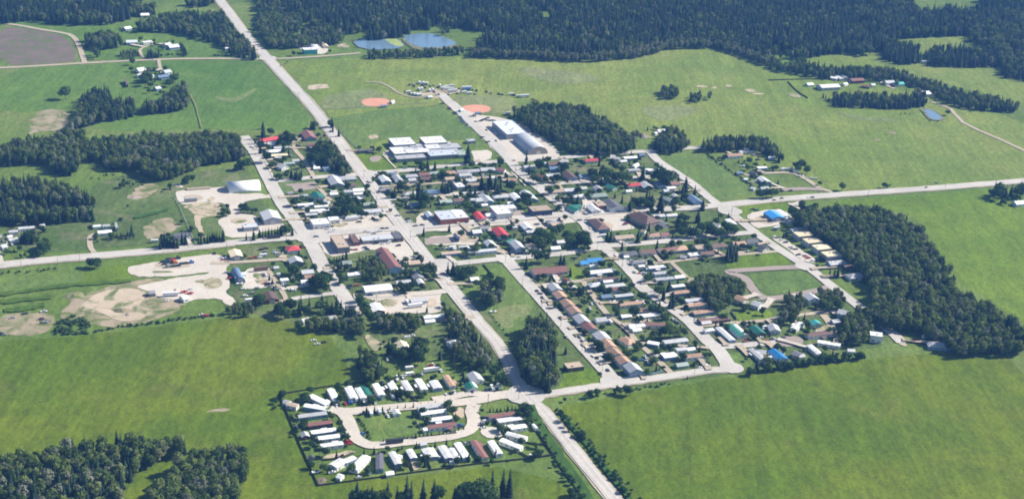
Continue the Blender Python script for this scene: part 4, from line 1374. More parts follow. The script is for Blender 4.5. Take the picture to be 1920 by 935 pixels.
def car_parts(kind, col):
    p = MPT[col]; b = MB(); g = MB(); wheels = []
    if kind == 'c':
        b.prism([(-.9, .32), (.9, .32), (.92, .62), (.84, .92), (-.84, .92), (-.92, .62)], -2.3, 2.3); b.box(-1.0, .55, -.66, .66, 1.40, 1.47)
        g.prism([(-.8, .921), (.8, .921), (.66, 1.40), (-.66, 1.40)], -1.55, 1.05); wheels = [(x, y, .33) for x in (-1.4, 1.45) for y in (-.82, .82)]; h = 1.5
    elif kind == 'u':
        b.prism([(-.95, .38), (.95, .38), (.97, .75), (.9, 1.1), (-.9, 1.1), (-.97, .75)], -2.35, 2.35); b.box(-2.1, .7, -.76, .76, 1.70, 1.78)
        g.prism([(-.86, 1.101), (.86, 1.101), (.76, 1.70), (-.76, 1.70)], -2.28, 1.15); wheels = [(x, y, .36) for x in (-1.45, 1.5) for y in (-.86, .86)]
    elif kind == 'p':
        b.prism([(-.98, .42), (.98, .42), (1.0, .8), (.93, 1.08), (-.93, 1.08), (-1.0, .8)], -.3, 2.75); b.box(-.1, .95, -.72, .72, 1.72, 1.8)
        b.box(-2.75, -.3, -.98, .98, .42, .7); b.box(-2.75, -.3, -.98, -.88, .7, 1.1); b.box(-2.75, -.3, .88, .98, .7, 1.1); b.box(-2.75, -2.65, -.88, .88, .7, 1.1)
        g.prism([(-.88, 1.081), (.88, 1.081), (.72, 1.72), (-.72, 1.72)], -.28, 1.5); wheels = [(x, y, .38) for x in (-1.75, 1.75) for y in (-.88, .88)]
    elif kind == 'v':                                # travel trailer
        b.prism([(-1.2, .6), (1.2, .6), (1.2, 2.75), (1.0, 2.95), (-1.0, 2.95), (-1.2, 2.75)], -3.4, 3.2); b.box(3.2, 4.4, -.12, .12, .55, .68); b.box(-1, 1, -.3, .3, 2.95, 3.1)
        for s in (-1, 1): g.box(-2.4, -1.0, s * 1.205 - .01, s * 1.205 + .01, 1.6, 2.3); g.box(.8, 2.3, s * 1.205 - .01, s * 1.205 + .01, 1.6, 2.3)
        wheels = [(x, y, .33) for x in (-.6, .2) for y in (-1.1, 1.1)]
    elif kind == 't':                                # long freight trailer
        b.box(-6.4, 6.4, -1.25, 1.25, 1.1, 3.9); g.box(-6.2, 6.2, -.5, .5, .85, 1.1); wheels = [(x, y, .5) for x in (-5.4, -4.2) for y in (-1.1, 1.1)]; g.box(4.0, 4.2, -1, 1, 0, 1.1)
    elif kind == 'k':                                # highway tractor with a flat deck
        b.box(3.2, 5.4, -1.2, 1.2, .9, 3.3); b.box(5.4, 7.2, -.85, .85, .9, 2.1); g.box(5.402, 5.43, -1.0, 1.0, 2.2, 3.1); g.box(-7.0, 3.1, -1.2, 1.2, 1.0, 1.3); g.box(-6.2, 1.5, -.9, .9, 1.3, 2.0)
        wheels = [(x, y, .5) for x in (-6, -4.8, 2.2, 3.4, 6.4) for y in (-1.1, 1.1)]
    elif kind == 'x':                                # boat on a trailer
        b.v += [(-3, -1, .7), (1.5, -1.05, .7), (3.4, 0, 1.3), (1.5, 1.05, .7), (-3, 1, .7), (-3, -1.1, 1.6), (1.4, -1.15, 1.6), (3.6, 0, 1.75), (1.4, 1.15, 1.6), (-3, 1.1, 1.6)]
        b.f += [(0, 1, 2, 3, 4), (5, 6, 7, 8, 9), (0, 1, 6, 5), (1, 2, 7, 6), (2, 3, 8, 7), (3, 4, 9, 8), (4, 0, 5, 9)]; b.m += [0] * 7
        g.box(-.2, .9, -.7, .7, 1.61, 2.2); wheels = [(-1, y, .33) for y in (-1, 1)]
    return b.me('body', p), g.me('windows' if kind in 'cupv' else 'chassis', M_GLASS), wheels
VNAME = {'c': 'parked_car', 'u': 'parked_suv', 'p': 'pickup_truck', 'v': 'travel_trailer', 't': 'freight_trailer', 'k': 'flatbed_truck', 'x': 'motor_boat'}
VNOUN = {'c': 'car', 'u': 'van', 'p': 'pickup', 'v': 'travel trailer', 't': 'freight trailer', 'k': 'flatbed truck', 'x': 'boat'}
VCACHE = {}; VEH = []
def vehicle(pos, kind, col, ang):
    if (kind, col) not in VCACHE: VCACHE[kind, col] = car_parts(kind, col)
    b, g, wh = VCACHE[kind, col]
    root = empty(VNAME[kind], (pos.x, pos.y, .17), ang)
    o = bpy.data.objects.new('body', b); COL.objects.link(o); o.parent = root
    o = bpy.data.objects.new({'t': 'chassis', 'k': 'deck', 'x': 'console'}.get(kind, 'window'), g); COL.objects.link(o); o.parent = root
    for w in wh:
        o = bpy.data.objects.new('wheel', WHB if kind in 'tk' else WH); COL.objects.link(o); o.parent = root; o.location = w
    root['category'] = VNOUN[kind]; root['group'] = VNOUN[kind] + 's parked about the town'
    VEH.append({'obj': root, 'look': f"{PN[col]} {VNOUN[kind]}", 'pos': pos})
def cars(crop, d, s):
    """'x y code' each: code = colour, then optional kind (default car), then optional A/B heading"""
    for q in s.split(','):
        t = q.split(); code = t[2]; col = code[0]; dd = code[-1] if code[-1] in 'AB' and len(code) > 1 else d; kind = code[1:].strip('AB') or R.choice('ccup')
        pos = at(*px(crop, float(t[0]), float(t[1])), .9); pos.z = 0
        ang = YAW + (math.pi / 2 if dd == 'A' else 0) + R.choice((0, math.pi)) + R.uniform(-.1, .1)
        vehicle(pos, kind, col, ang)
cars('F1', 'A', '1120 620 k,1150 613 w,1156 628 k,1196 608 wv,1215 622 k,1226 610 wv,1252 614 wv,1272 628 d,1300 622 g,1330 638 k,1345 630 wv,1366 648 wvB,1388 636 wvB,1412 656 wtB,1436 670 wtB,1432 630 wvB,1405 690 k,1480 648 dB,1505 660 k,1540 648 wtB,1548 656 bvB,1582 656 k,1612 660 k,1192 655 wv,1212 652 wv,1235 640 k,1270 664 wv,1292 660 wv,1302 672 k,1335 690 k,1095 666 k,1112 676 wvB,1130 684 k,1146 690 wvB,1160 680 g,1172 694 wvB,1192 697 wvB,1684 670 k,1720 680 g,1775 685 k,1800 690 n,1862 692 wvB,1885 695 k,1560 684 wvB,1600 686 g,1470 682 k,1520 676 wvB')
cars('F2', 'B', '10 694 k,50 706 wv,90 708 wt,150 724 n,172 732 r')
cars('F1', 'B', '1410 790 r,1415 797 k,1450 822 k,1455 830 d,1490 856 b,1500 870 d,1508 885 b,1518 898 g,1545 915 d,1552 925 w,1568 850 k,1592 848 k,1605 888 k,1640 884 n,1650 878 k,1668 872 k,1690 862 k,1694 878 g,1718 880 k,1735 880 k,1840 832 wv')
cars('N2', 'A', '25 160 kB,88 210 kB,175 198 k,240 180 g,370 415 rB,95 48 w,128 85 g,172 125 w,196 140 g,70 78 k,1195 245 wx,1215 240 wx,1242 232 wx,1230 180 w,1320 205 w,810 40 w')
cars('N1', 'A', '520 647 d,45 140 k,115 95 k,932 500 bB,1775 160 kB,1842 210 kB,1120 622 w,1470 500 k,1870 465 k,1560 590 w,1500 560 k,660 700 wB,150 770 wvB,1640 545 w,1180 570 w,1395 612 w,1600 640 w,1440 885 w')
cars('P1', 'A', '862 440 r,932 432 b,905 425 b,972 398 wv,1030 415 d,1065 418 w,1240 385 b,1378 368 wv,1190 435 w,1458 395 w,1565 355 r,1605 375 k,640 522 w,676 530 w,770 470 w,790 462 k,1050 770 b,820 712 bB,830 735 dB,850 765 wB,885 860 rB,905 882 rB,1140 558 wv,1235 540 wv,1332 580 w,1308 545 w,1345 515 w,530 835 cB,340 700 w')
cars('P0', 'A', '915 812 w,965 800 k,1012 785 w,1355 765 d,1420 748 wv,1495 738 wv,190 855 b,325 838 w,1200 780 d,380 622 w,440 618 wp,462 604 w,512 596 wvB,650 582 w,752 556 wtB,860 550 w,745 495 rpB,770 480 w,512 530 wvB,378 655 w,220 672 w,270 425 w,350 195 kB,470 185 wB,490 180 wB,540 168 wpB,600 600 n,570 605 n,635 690 r,1305 655 n')
cars('P2', 'B', '590 555 b,605 575 d,860 518 w,882 512 w,835 540 g,828 562 k,848 478 k,890 480 n,1035 608 g,1070 572 w,860 590 w,1385 565 dA,1418 600 wvA,660 760 g,700 752 k,1400 888 wx')
cars('P3', 'B', '1048 318 kt,1690 525 r,1705 545 wv,772 640 wvA,1550 480 w,660 690 w,190 640 wx,365 640 w')
cars('U', 'A', '40 380 k,98 455 k,125 480 g,150 505 k,295 675 k,160 285 kB,295 270 dB,328 262 d,362 260 r,402 268 wB,1182 287 g,1530 688 w,1580 725 d,1555 700 g,890 160 gB,930 195 qB,850 150 wB,1240 518 wxB,1265 512 wB,745 775 g,845 728 wv,640 520 w,720 560 w,680 510 g,1030 375 w,1300 275 wB,1160 190 rB,1200 180 wB,1110 180 g,620 570 w,870 500 wxB,1480 180 w,1540 150 d,420 350 wv,450 355 wv')
cars('V', 'A', '365 235 w,478 222 k,505 248 d,530 285 k,512 240 w,698 470 k,735 640 k,815 605 k,1192 490 bB,1230 460 w,1288 512 k,860 20 gB,1250 510 w')
cars('R', 'B', '310 430 d,170 543 r,845 375 g,1005 370 w,1038 342 k,1076 340 k,1200 200 d,1310 235 k,1322 258 w,1338 266 w,1395 312 k,1470 303 k,985 192 w,775 268 n,470 318 k,495 350 w,430 345 w,455 382 w,480 372 w,930 498 g,965 502 k,1040 508 w,1090 502 w,1108 488 w,1210 525 k,840 545 k,866 565 d,740 570 r,690 572 n,1155 628 kA,1205 690 kA,1385 660 d,1412 668 g,720 228 wt,700 246 wt,440 155 w,175 128 w,1700 835 d,940 392 g,900 380 w')
cars('S', 'B', '470 287 w,540 276 dp,822 250 w,845 256 k,920 505 kp,1125 612 rA,1160 606 bA,1125 655 g,1680 580 k,550 640 dA,572 660 d,522 660 k,1800 250 k,290 560 g,330 556 w,400 556 wv,505 560 wv,570 565 wvA,610 540 k,660 545 w,600 620 gvB,440 455 dtA,1075 345 wv,1150 470 k,1840 180 k,1220 590 w,1360 575 w,720 165 k,750 150 r,1000 330 w,1100 545 g,1050 560 k,1550 850 r,1450 925 k,1580 915 k,1640 905 r,1690 908 w')
cars('T', 'B', '225 187 k,155 250 k,226 248 k,610 140 g,665 285 r,650 295 n,1405 75 r,45 580 k,168 570 w,1490 490 w,400 388 d,412 426 wv,200 160 k,860 390 w,835 390 w,1570 535 w,990 610 w,710 695 w,920 685 w,1490 570 w,1550 545 g,1120 770 k,480 770 w,540 805 g,590 838 q,860 830 w,1170 800 d,1280 640 d,1350 655 g')
cars('Y', 'B', '535 30 k,620 10 k,950 2 k,345 138 d,300 130 k,560 342 wv,545 352 d,575 440 g,612 465 w,660 490 d,545 432 w,720 542 w,735 560 c,772 565 k,802 625 k,868 632 w,878 642 r,905 662 r,955 695 w,1012 660 wA,640 288 k,210 580 wA,240 580 wA,1005 740 k,680 225 wvA,660 240 wvA,1480 670 w')
cars('Z', 'B', '490 688 k,500 682 w,655 808 r,690 815 r,735 818 w,790 772 wvB')
cars('F6', 'B', '1155 472 k,1232 436 g,295 548 w,325 545 k,45 566 d,100 551 k,105 497 k,165 494 d,110 345 wv,160 342 wv,205 358 wv,245 388 wx,285 405 w,320 402 w,345 408 w,1820 582 w')
cars('N3', 'B', '1680 515 wv,1755 512 wv,1825 540 wv,1240 475 wx,1310 660 k,1345 650 w,1390 640 w,1330 690 w,1290 620 g,1400 405 k,1430 400 c,1340 330 wv,1420 345 c,1370 355 c,1395 335 c,1190 310 w,1280 300 wv,780 800 k,700 885 r,740 870 d,1665 745 k,1770 742 k,45 480 w,110 490 d,150 500 d,1475 320 g,1570 350 w')
cars('P7', 'B', '1110 568 k,1262 585 g,1258 602 w,1245 445 kt,690 682 r,700 640 k,670 660 w,715 665 w,1145 600 d,1290 610 w,1160 555 n,1130 640 wv,1090 655 w,1000 660 o,1040 655 r,1300 635 g,1570 545 r,1710 430 d,600 610 kA,920 70 w,660 95 k')
cars('F7', 'B', '1262 98 kk,1225 118 rk,1360 130 bk,1265 152 gk,1240 132 ok,1245 365 wt,1215 402 w,1350 375 w,1370 395 gA,1345 340 rx,1390 350 rx,1500 512 rx,1480 505 w,330 560 g,300 535 n,185 495 k,30 648 g,10 645 k,320 480 w,90 525 g,1395 318 w')
cars('P6', 'B', '290 245 wx,585 160 w,560 155 k,520 95 nt,150 120 g,175 185 r,570 235 o,600 240 n,590 260 k,630 270 g,640 240 n,350 375 w,420 345 g,430 440 wt,860 305 w,880 312 w,540 135 g,480 290 g,330 300 w,770 240 g,770 255 w,890 180 w,1480 290 d,1490 265 k,1570 260 r,1140 900 w,1100 860 w,1210 880 k,700 305 g,685 290 n')
cars('P5', 'B', '660 462 w,640 460 k,575 495 wt,488 450 wvA,610 205 bA,630 215 wA,830 182 d,880 130 d,80 370 d,660 265 r,665 285 k,1430 550 wx')
cars('W', 'B', '575 812 r,560 822 n,812 800 o,850 797 d,888 787 w,742 358 w,822 370 w,600 638 k,560 650 wv,790 668 wv,770 680 w,1350 712 w,1455 668 n,1200 350 w,30 578 w,350 555 w,740 770 w,1460 460 w,1030 550 w,860 610 k')
cars('X', 'B', '790 395 oA,800 455 w,820 425 wv,1200 295 d,70 515 w,155 500 w,120 420 w')
cars('N0', 'A', '1680 455 wv,1000 265 w,1020 270 w,1490 170 w,1805 140 k,1300 400 wvB,1440 370 g,1400 285 wvB,1380 235 w,1660 600 k,1540 245 g,1700 500 wv,1500 250 k')
cars('N0', 'B', '335 858 gt')
cars('F0', 'B', '1200 360 w,915 605 ntA,928 625 ntA,1620 340 k,1085 505 w')
cars('F3', 'B', '470 572 w,845 596 w,1150 460 wt,720 630 k,650 600 n,700 590 r,1100 690 k')
cars('F5', 'A', '5 830 w,25 860 g,50 880 w,90 885 w,700 810 k,1130 868 wvB,1300 820 k,1390 845 w,850 770 gt,660 755 k,310 745 w,120 845 w')
# ------------------------------------------------------------------ woods and trees
def inside(p, poly):
    c = False; n = len(poly)
    for i in range(n):
        a, b = poly[i], poly[i - 1]
        if (a.y > p.y) != (b.y > p.y) and p.x < (b.x - a.x) * (p.y - a.y) / (b.y - a.y) + a.x: c = not c
    return c

CLEARINGS = []
for q in ('704 14,728 13,730 22,708 24', '784 34,812 34,836 48,830 56,800 54', '655 52,676 52,676 62,660 64', '884 52,915 50,918 62,890 64', '1718 -8,1850 -8,1845 3,1722 5', '1003 26,1040 24,1036 32,1008 34', '1448 92,1475 90,1490 100,1450 104', '560 44,590 44,586 54,560 52', '1088 222,1106 220,1122 232,1100 240', '1084 250,1104 250,1102 266,1086 264', '1010 214,1026 213,1030 222,1014 224', '158 275,172 278,178 312,160 314', '328 254,346 258,342 268,328 265', '238 262,252 262,256 272,240 272', '60 345,76 345,78 352,62 352', '1642 514,1668 512,1670 524,1645 527', '1700 470,1712 468,1716 478,1702 480', '1600 430,1612 428,1616 438,1602 440', '1730 570,1746 568,1748 578,1732 580'):
    c_ = [tuple(map(float, t.split())) for t in q.split(',')]; my = sum(t[1] for t in c_) / len(c_)
    CLEARINGS.append([at(x, y + (24 if y > my and my < 110 else 0)) for x, y in c_])

def wood(name, crop, s, mix, sp, hs, ha=None, z=None, wf=1.0):
    """mix: share of spruce; sp spacing; hs, ha: height ranges of spruce and leafy trees"""
    ha = ha or hs; z = (hs[0] + hs[1]) / 4 if z is None else z
    poly = [at(*px(crop, *map(float, q.split())), z) for q in s.split(',')]
    x0, x1 = min(p.x for p in poly), max(p.x for p in poly); y0, y1 = min(p.y for p in poly), max(p.y for p in poly)
    rr = random.Random(len(name) * 31 + int(x0)); y = y0; k = 0
    while y < y1:
        x = x0 + (k % 2) * sp / 2
        while x < x1:
            p = Vector((x + rr.uniform(-.42, .42) * sp, y + rr.uniform(-.42, .42) * sp, 0))
            pj = p + Vector((noise.noise(Vector((p.x / 40, p.y / 40, 1))), noise.noise(Vector((p.x / 40, p.y / 40, 8))), 0)) * 34
            if inside(p, poly) and not any(inside(pj, c) for c in CLEARINGS):
                patch = noise.noise(Vector((p.x / 60, p.y / 60, len(name)))) + .5 * noise.noise(Vector((p.x / 22, p.y / 22, 3)))
                if rr.random() > .05 + max(0, patch * .5 - .12):
                    if rr.random() < mix + patch * .45: add_tree('s', p, rr.uniform(*hs) * (1 + .15 * patch) * rr.choice((.72, .9, 1, 1, 1.08)), rr.uniform(.85, 1.15) * wf, 'spruce', name)
                    else: add_tree('w' if rr.random() < (.65 if 'pale' in name else .1 + .25 * max(0, noise.noise(Vector((p.x / 35, p.y / 35, 7)))) * 2) else 'a', p, rr.uniform(*ha) * rr.choice((.8, .95, 1, 1, 1.1)), rr.uniform(.9, 1.2) * wf, 'aspen', name)
            x += sp
        y += sp * .87; k += 1

def trees(crop, s):
    """'x y height kind' each, x y at the middle of the tree"""
    for q in s.split(','):
        t = q.split(); h = float(t[2]); k = t[3] if len(t) > 3 else 'b'
        h *= (1.38 if crop[0] == 'N' else 1.25) if h > 4.5 else 1.0; p = at(*px(crop, float(t[0]), float(t[1])), h * .5)
        add_tree(k, p, h * R.uniform(.94, 1.06), R.uniform(.9, 1.12))

def hedge(name, crop, s, n, h, k='u', jit=1.2):
    pts = P(crop, s); ln = [0]
    for a, b in zip(pts, pts[1:]): ln.append(ln[-1] + (b - a).length)
    for i in range(n):
        d = ln[-1] * (i + R.uniform(.1, .9)) / n
        j = max(q for q in range(len(pts) - 1) if ln[q] <= d); t = (d - ln[j]) / max(ln[j + 1] - ln[j], .01)
        p = pts[j].lerp(pts[j + 1], t); add_tree(k, p + Vector((R.uniform(-jit, jit), R.uniform(-jit, jit), 0)), h * R.uniform(.7, 1.25), R.uniform(.85, 1.25), 'shrub', name)

wood('the wood at the lower left corner', 'O', '-30 858,50 858,120 838,160 832,230 828,300 828,345 824,350 838,318 845,296 858,262 866,238 890,226 925,212 1000,-40 1000', .16, 4.8, (13, 18), (12, 16))
wood('the second wood at the lower left', 'O', '330 868,380 848,430 836,460 846,468 875,445 915,435 990,272 990,280 930,312 902', .14, 4.6, (13, 17), (12, 16))
wood('the big wood east of town', 'O', '1495 398,1540 393,1600 390,1650 392,1690 410,1728 435,1742 462,1768 490,1792 520,1788 548,1850 568,1890 595,1925 618,1930 650,1860 655,1790 655,1770 640,1720 612,1650 606,1625 590,1640 562,1640 540,1600 490,1550 450,1492 418', .1, 5.2, (13, 17), (12, 16))
wood('the far spruce forest', 'O', '474 -120,2050 -120,2050 -8,1925 25,1900 42,1850 58,1815 56,1680 62,1665 85,1610 85,1545 92,1500 100,1440 100,1385 84,1330 72,1260 72,1200 84,1140 96,1060 97,985 93,930 92,893 84,906 62,886 48,845 40,832 58,790 40,770 48,745 60,700 64,652 58,600 36,540 16,490 0', .72, 6.6, (17, 25), (13, 17))
wood('the aspen belt by the highway', 'O', '484 0,540 18,600 38,652 62,640 74,560 82,502 82,482 52', .12, 5.5, (13, 17), (10, 14))
wood('the pale aspen fringe of the forest', 'O', '880 92,985 93,1060 99,1140 97,1210 84,1262 73,1330 72,1390 86,1445 106,1440 120,1395 100,1335 84,1260 86,1200 102,1120 109,1060 109,985 104,882 101', .0, 5.4, (11, 14), (10, 13))
wood('the lagoon shelterbelt', 'O', '690 96,790 95,868 88,872 96,790 103,692 104', .2, 5.2, (10, 13), (8, 11))
wood('the valley tree line', 'O', '1440 108,1500 112,1560 128,1620 128,1690 134,1735 146,1690 146,1560 142,1480 130,1445 124', .3, 5.6, (11, 15), (9, 13))
wood('the far spruce rows', 'O', '1652 78,1722 84,1728 108,1690 112,1660 104', .95, 6.0, (15, 20))
wood('the far spruce rows', 'O', '1735 92,1780 86,1875 92,1882 118,1800 118,1740 114', .9, 6.2, (13, 18))
wood('the northeast forest corner', 'O', '1812 48,1880 32,1990 24,1990 150,1920 142,1882 136,1876 112,1868 84,1822 72', .55, 6.2, (14, 19), (12, 16))
wood('the northeast farm shelterbelt', 'O', '1560 178,1600 174,1680 178,1735 172,1738 192,1690 198,1560 192', .7, 4.8, (10, 14), (9, 12))
wood('the northeast farm shelterbelt', 'O', '1690 145,1735 148,1800 168,1870 182,1910 196,1908 204,1830 200,1770 186,1740 168', .5, 5.0, (10, 14), (9, 12))
wood('the northeast farm shelterbelt', 'O', '1560 128,1610 126,1680 128,1672 142,1600 136', .6, 5.6, (9, 13))
wood('the northwest forest', 'O', '-40 12,110 -60,270 -60,262 2,246 24,205 36,160 38,100 36,60 28,-40 40', .75, 6.2, (15, 20), (12, 16))
wood('the northwest farm wood', 'O', '255 44,330 22,400 24,418 22,440 52,478 92,478 104,444 98,402 72,330 54,262 52', .4, 5.4, (12, 16), (10, 14))
wood('the northwest farm wood', 'O', '246 14,290 8,290 22,250 24', .4, 5.6, (11, 15))
wood('the northwest farm wood', 'O', '345 2,400 -6,402 4,360 8', .3, 6, (11, 15))
wood('the northwest bluff', 'O', '160 68,205 62,230 70,226 84,190 86,186 104,176 104,178 84,158 80', .15, 5.2, (12, 15), (11, 14))
wood('the northwest bluff', 'O', '224 98,250 94,260 98,256 106,228 107', .1, 4.6, (7, 9), (6, 8))
wood('the northwest farm spruces', 'O', '274 96,298 96,300 106,276 106', .9, 4.5, (8, 10))
wood('the northwest farm spruces', 'O', '335 82,340 80,350 98,345 102', .9, 4.2, (8, 10))
wood('the creekside wood', 'O', '155 180,185 168,206 172,212 190,250 186,254 208,205 216,160 226,140 236,126 240,146 210', .5, 5.0, (14, 18), (11, 15))
wood('the creekside wood', 'O', '265 192,318 186,318 166,345 156,354 180,352 196,318 202,268 206', .3, 4.8, (12, 16), (10, 14))
wood('the creekside wood', 'O', '268 134,284 130,284 150,270 150', .3, 5, (9, 12))
wood('the wood below the hay field', 'O', '-30 275,70 258,90 258,128 246,152 248,160 262,200 256,290 252,345 254,380 248,448 250,458 288,420 294,380 300,345 318,300 328,272 322,255 308,200 306,182 292,152 292,140 318,96 318,92 296,60 296,-30 300', .12, 5.0, (14, 19), (11, 15))
wood('the dark spruce wood by the west edge', 'O', '-30 338,40 334,90 330,110 344,150 352,180 376,130 374,110 378,60 368,-30 366', .5, 4.8, (13, 18), (10, 14))
wood('the dark spruce wood by the west edge', 'O', '-30 378,60 380,110 390,180 394,178 402,120 408,-30 412', .3, 4.8, (12, 16), (10, 14))
wood('the grove behind the arena', 'O', '962 205,1000 197,1060 197,1100 202,1120 215,1160 238,1190 262,1188 276,1150 280,1100 280,1066 278,1042 256,1000 238,972 222', .2, 5.0, (13, 17), (10, 14))
wood('the pasture bluff', 'O', '1238 168,1255 163,1272 168,1270 180,1245 180', .05, 4.6, (9, 11))
wood('the pasture bluff', 'O', '1290 178,1312 172,1318 184,1296 190', .05, 5, (8, 11))
wood('the pasture bluff', 'O', '1326 176,1336 174,1334 182,1328 182', .1, 5, (8, 10))
wood('the farmyard grove', 'O', '1225 270,1240 250,1256 242,1266 240,1284 250,1294 268,1282 276,1240 278', .3, 4.8, (11, 15), (9, 13))
wood('the paddock windbreak', 'O', '1318 264,1345 258,1390 257,1432 258,1450 270,1470 290,1468 298,1440 284,1400 276,1320 276', .4, 4.8, (11, 15), (10, 13))
wood('the long tree strip', 'O', '976 640,988 605,1006 596,1034 606,1044 632,1038 660,1048 700,1034 720,1002 714,980 690,972 664', .38, 4.2, (15, 20), (13, 16))
wood('the aspen clump on the strip', 'P5', '1310 240,1395 215,1450 250,1520 215,1540 350,1440 425,1360 435,1312 380', .05, 4.0, (14, 17), (13, 16))
wood('the highway trees above the park', 'P0', '900 80,1050 60,1160 70,1250 180,1340 265,1420 340,1440 470,1330 510,1150 470,1050 430,1005 330,1000 255,1045 220,965 140', .12, 4.6, (10, 14), (9, 13))
wood('the highway trees above the park', 'P5', '900 560,1000 540,1060 580,1180 640,1240 740,1150 780,1000 730,940 660', .2, 4.8, (9, 12), (8, 11))
wood('the aspen row below the trucking yard', 'P5', '150 610,380 595,500 585,640 625,620 720,400 730,160 730', .06, 4.4, (9, 12), (8, 11))
wood('the dark trees left of the dirt lot', 'P0', '-40 340,70 330,130 400,215 520,200 610,70 640,0 600,-30 480', .35, 4.4, (11, 14), (9, 13))
wood('the pasture thicket', 'P6', '995 655,1100 660,1250 630,1420 650,1560 640,1680 690,1695 750,1600 800,1500 755,1350 730,1200 730,1015 735', .1, 4.4, (8, 11), (8, 11))
wood('the crescent grove', 'W', '40 90,200 90,330 110,440 130,560 170,580 250,540 300,440 330,400 400,280 460,190 430,180 340,60 290,10 180', .08, 4.6, (10, 13), (9, 12))
wood('the crescent grove', 'W', '1000 310,1120 290,1200 320,1210 400,1160 520,1100 580,1000 560,980 480,1040 420', .1, 4.6, (9, 12), (8, 12))
wood('the east street trees', 'W', '1360 250,1480 240,1640 290,1660 380,1620 440,1500 450,1400 420,1390 320', .05, 4.5, (9, 12), (8, 11))
wood('the east street trees', 'W', '1660 540,1760 500,1880 480,1960 560,1960 700,1880 800,1760 830,1640 800,1600 700', .15, 4.6, (11, 14), (9, 13))
wood('the dark trees by the highway houses', 'N1', '-60 220,100 200,150 230,210 320,300 430,325 520,240 545,150 480,60 440,-40 400', .35, 4.6, (10, 13), (8, 12))
wood('the west driveway trees', 'F5', '150 790,280 790,290 850,150 850', .6, 4.0, (9, 12), (8, 10))
wood('the west driveway trees', 'F5', '790 815,950 800,990 800,990 835,790 845', .5, 3.6, (4, 6), (4, 5))
wood('the quonset hedge', 'P6', '120 520,200 490,330 470,450 460,470 520,440 560,300 580,130 580', .03, 4.0, (7, 9), (6, 9))
wood('the motel thicket', 'R', '700 720,900 690,1000 690,1080 760,1100 850,960 920,840 900,760 800', .2, 4.6, (8, 10), (7, 10))
# trees of streets and gardens
trees('N1', '140 40 11 s,205 95 10 s,130 470 9 s,270 480 9,300 500 8,1622 320 19 s,1180 440 10 s,1260 465 10 s,1105 450 6,1120 495 8,1050 530 9 s,820 755 11 s,885 690 12,790 770 8 s,1080 705 19 s,1120 780 15 s,1150 830 13,1020 770 9 s,1340 690 11 s,1400 700 11 s,1445 700 10 s,1370 710 11 s,1660 460 6,1650 740 10 s,1700 750 9 s,1770 650 14 s,1820 705 10 s,1860 625 17 s,1600 690 8 s,280 650 7 s,320 660 7 s,510 790 7,565 840 7 s,250 890 10,320 880 10,375 850 10,870 850 5,1230 830 6,1600 890 8,1700 890 9 s,470 870 8 s,1620 430 5,930 450 5,1060 440 6,610 890 8 s,1480 530 4,1590 540 4,1310 580 5,1260 620 4,1450 590 4,720 600 4,790 640 4,1545 780 5,1010 810 7')
trees('N2', '510 370 15 s,540 500 12 s,650 460 11,690 390 6 s,920 480 9,250 450 12,225 430 9,1295 270 22 s,590 600 9,640 630 7,720 620 7,880 600 9,110 620 14 s,170 640 15 s,200 700 12 s,230 650 12 s,350 690 10,320 690 8,60 720 9 s,300 640 8 s,430 610 4,500 830 11,550 850 12 s,760 740 8,850 830 6,900 830 5,1070 850 11 s,1090 740 6,1230 550 10,1280 560 10 s,1340 560 10,1410 560 11,1450 520 10,1330 620 9 s,1210 660 6 s,1300 640 8 s,1560 600 11,1620 600 10,1560 500 8,1790 550 12 s,1780 320 8 s,1310 400 12 s,1450 440 9,1490 480 8,1560 830 8 s,1650 880 14 s,1720 870 8,1800 850 8,1830 780 10 s,920 870 5,960 640 4,930 690 4,830 590 6,790 620 6,1240 620 8,1390 620 9,1350 520 8,1480 600 10')
trees('N3', '330 560 12,350 850 18 s,150 530 13 s,480 580 10,540 610 8 s,620 660 15 s,590 710 10 s,560 760 10 s,720 740 10 s,220 830 14 s,250 850 12 s,60 870 9,120 860 9,180 870 10,400 590 12,400 640 10,360 600 11,520 840 6,610 800 8,600 860 5,1500 770 9,1560 770 9,1430 780 8,1600 765 8,1315 410 7,930 290 6,810 880 9 s,450 600 10,300 500 8,260 590 8,430 690 7,500 640 8 s')
trees('S', '85 360 10 s,365 325 8 s,560 100 11,620 140 10,650 90 10 s,680 100 8,75 90 10,1225 50 11,1190 40 9,1340 420 12,1400 400 12,1440 470 11,1370 500 11,1510 380 11,1570 350 10,1650 410 10,1680 480 10,1780 440 10,1850 420 11,1870 500 10,1330 640 12,1420 640 11,1210 710 11 s,1585 660 8 s,1625 670 8 s,1690 810 8 s,1345 870 7 s,1400 860 5,350 770 10 s,405 770 11 s,450 790 9,100 790 11,170 770 11,520 790 7,580 800 8,40 650 5,1180 420 6 s,1720 60 6,1660 40 8,1770 40 9 s,1045 265 6 s,1310 460 10,1480 430 10,630 790 7,820 860 8,900 900 7,760 890 7,1820 480 10,1740 500 8')
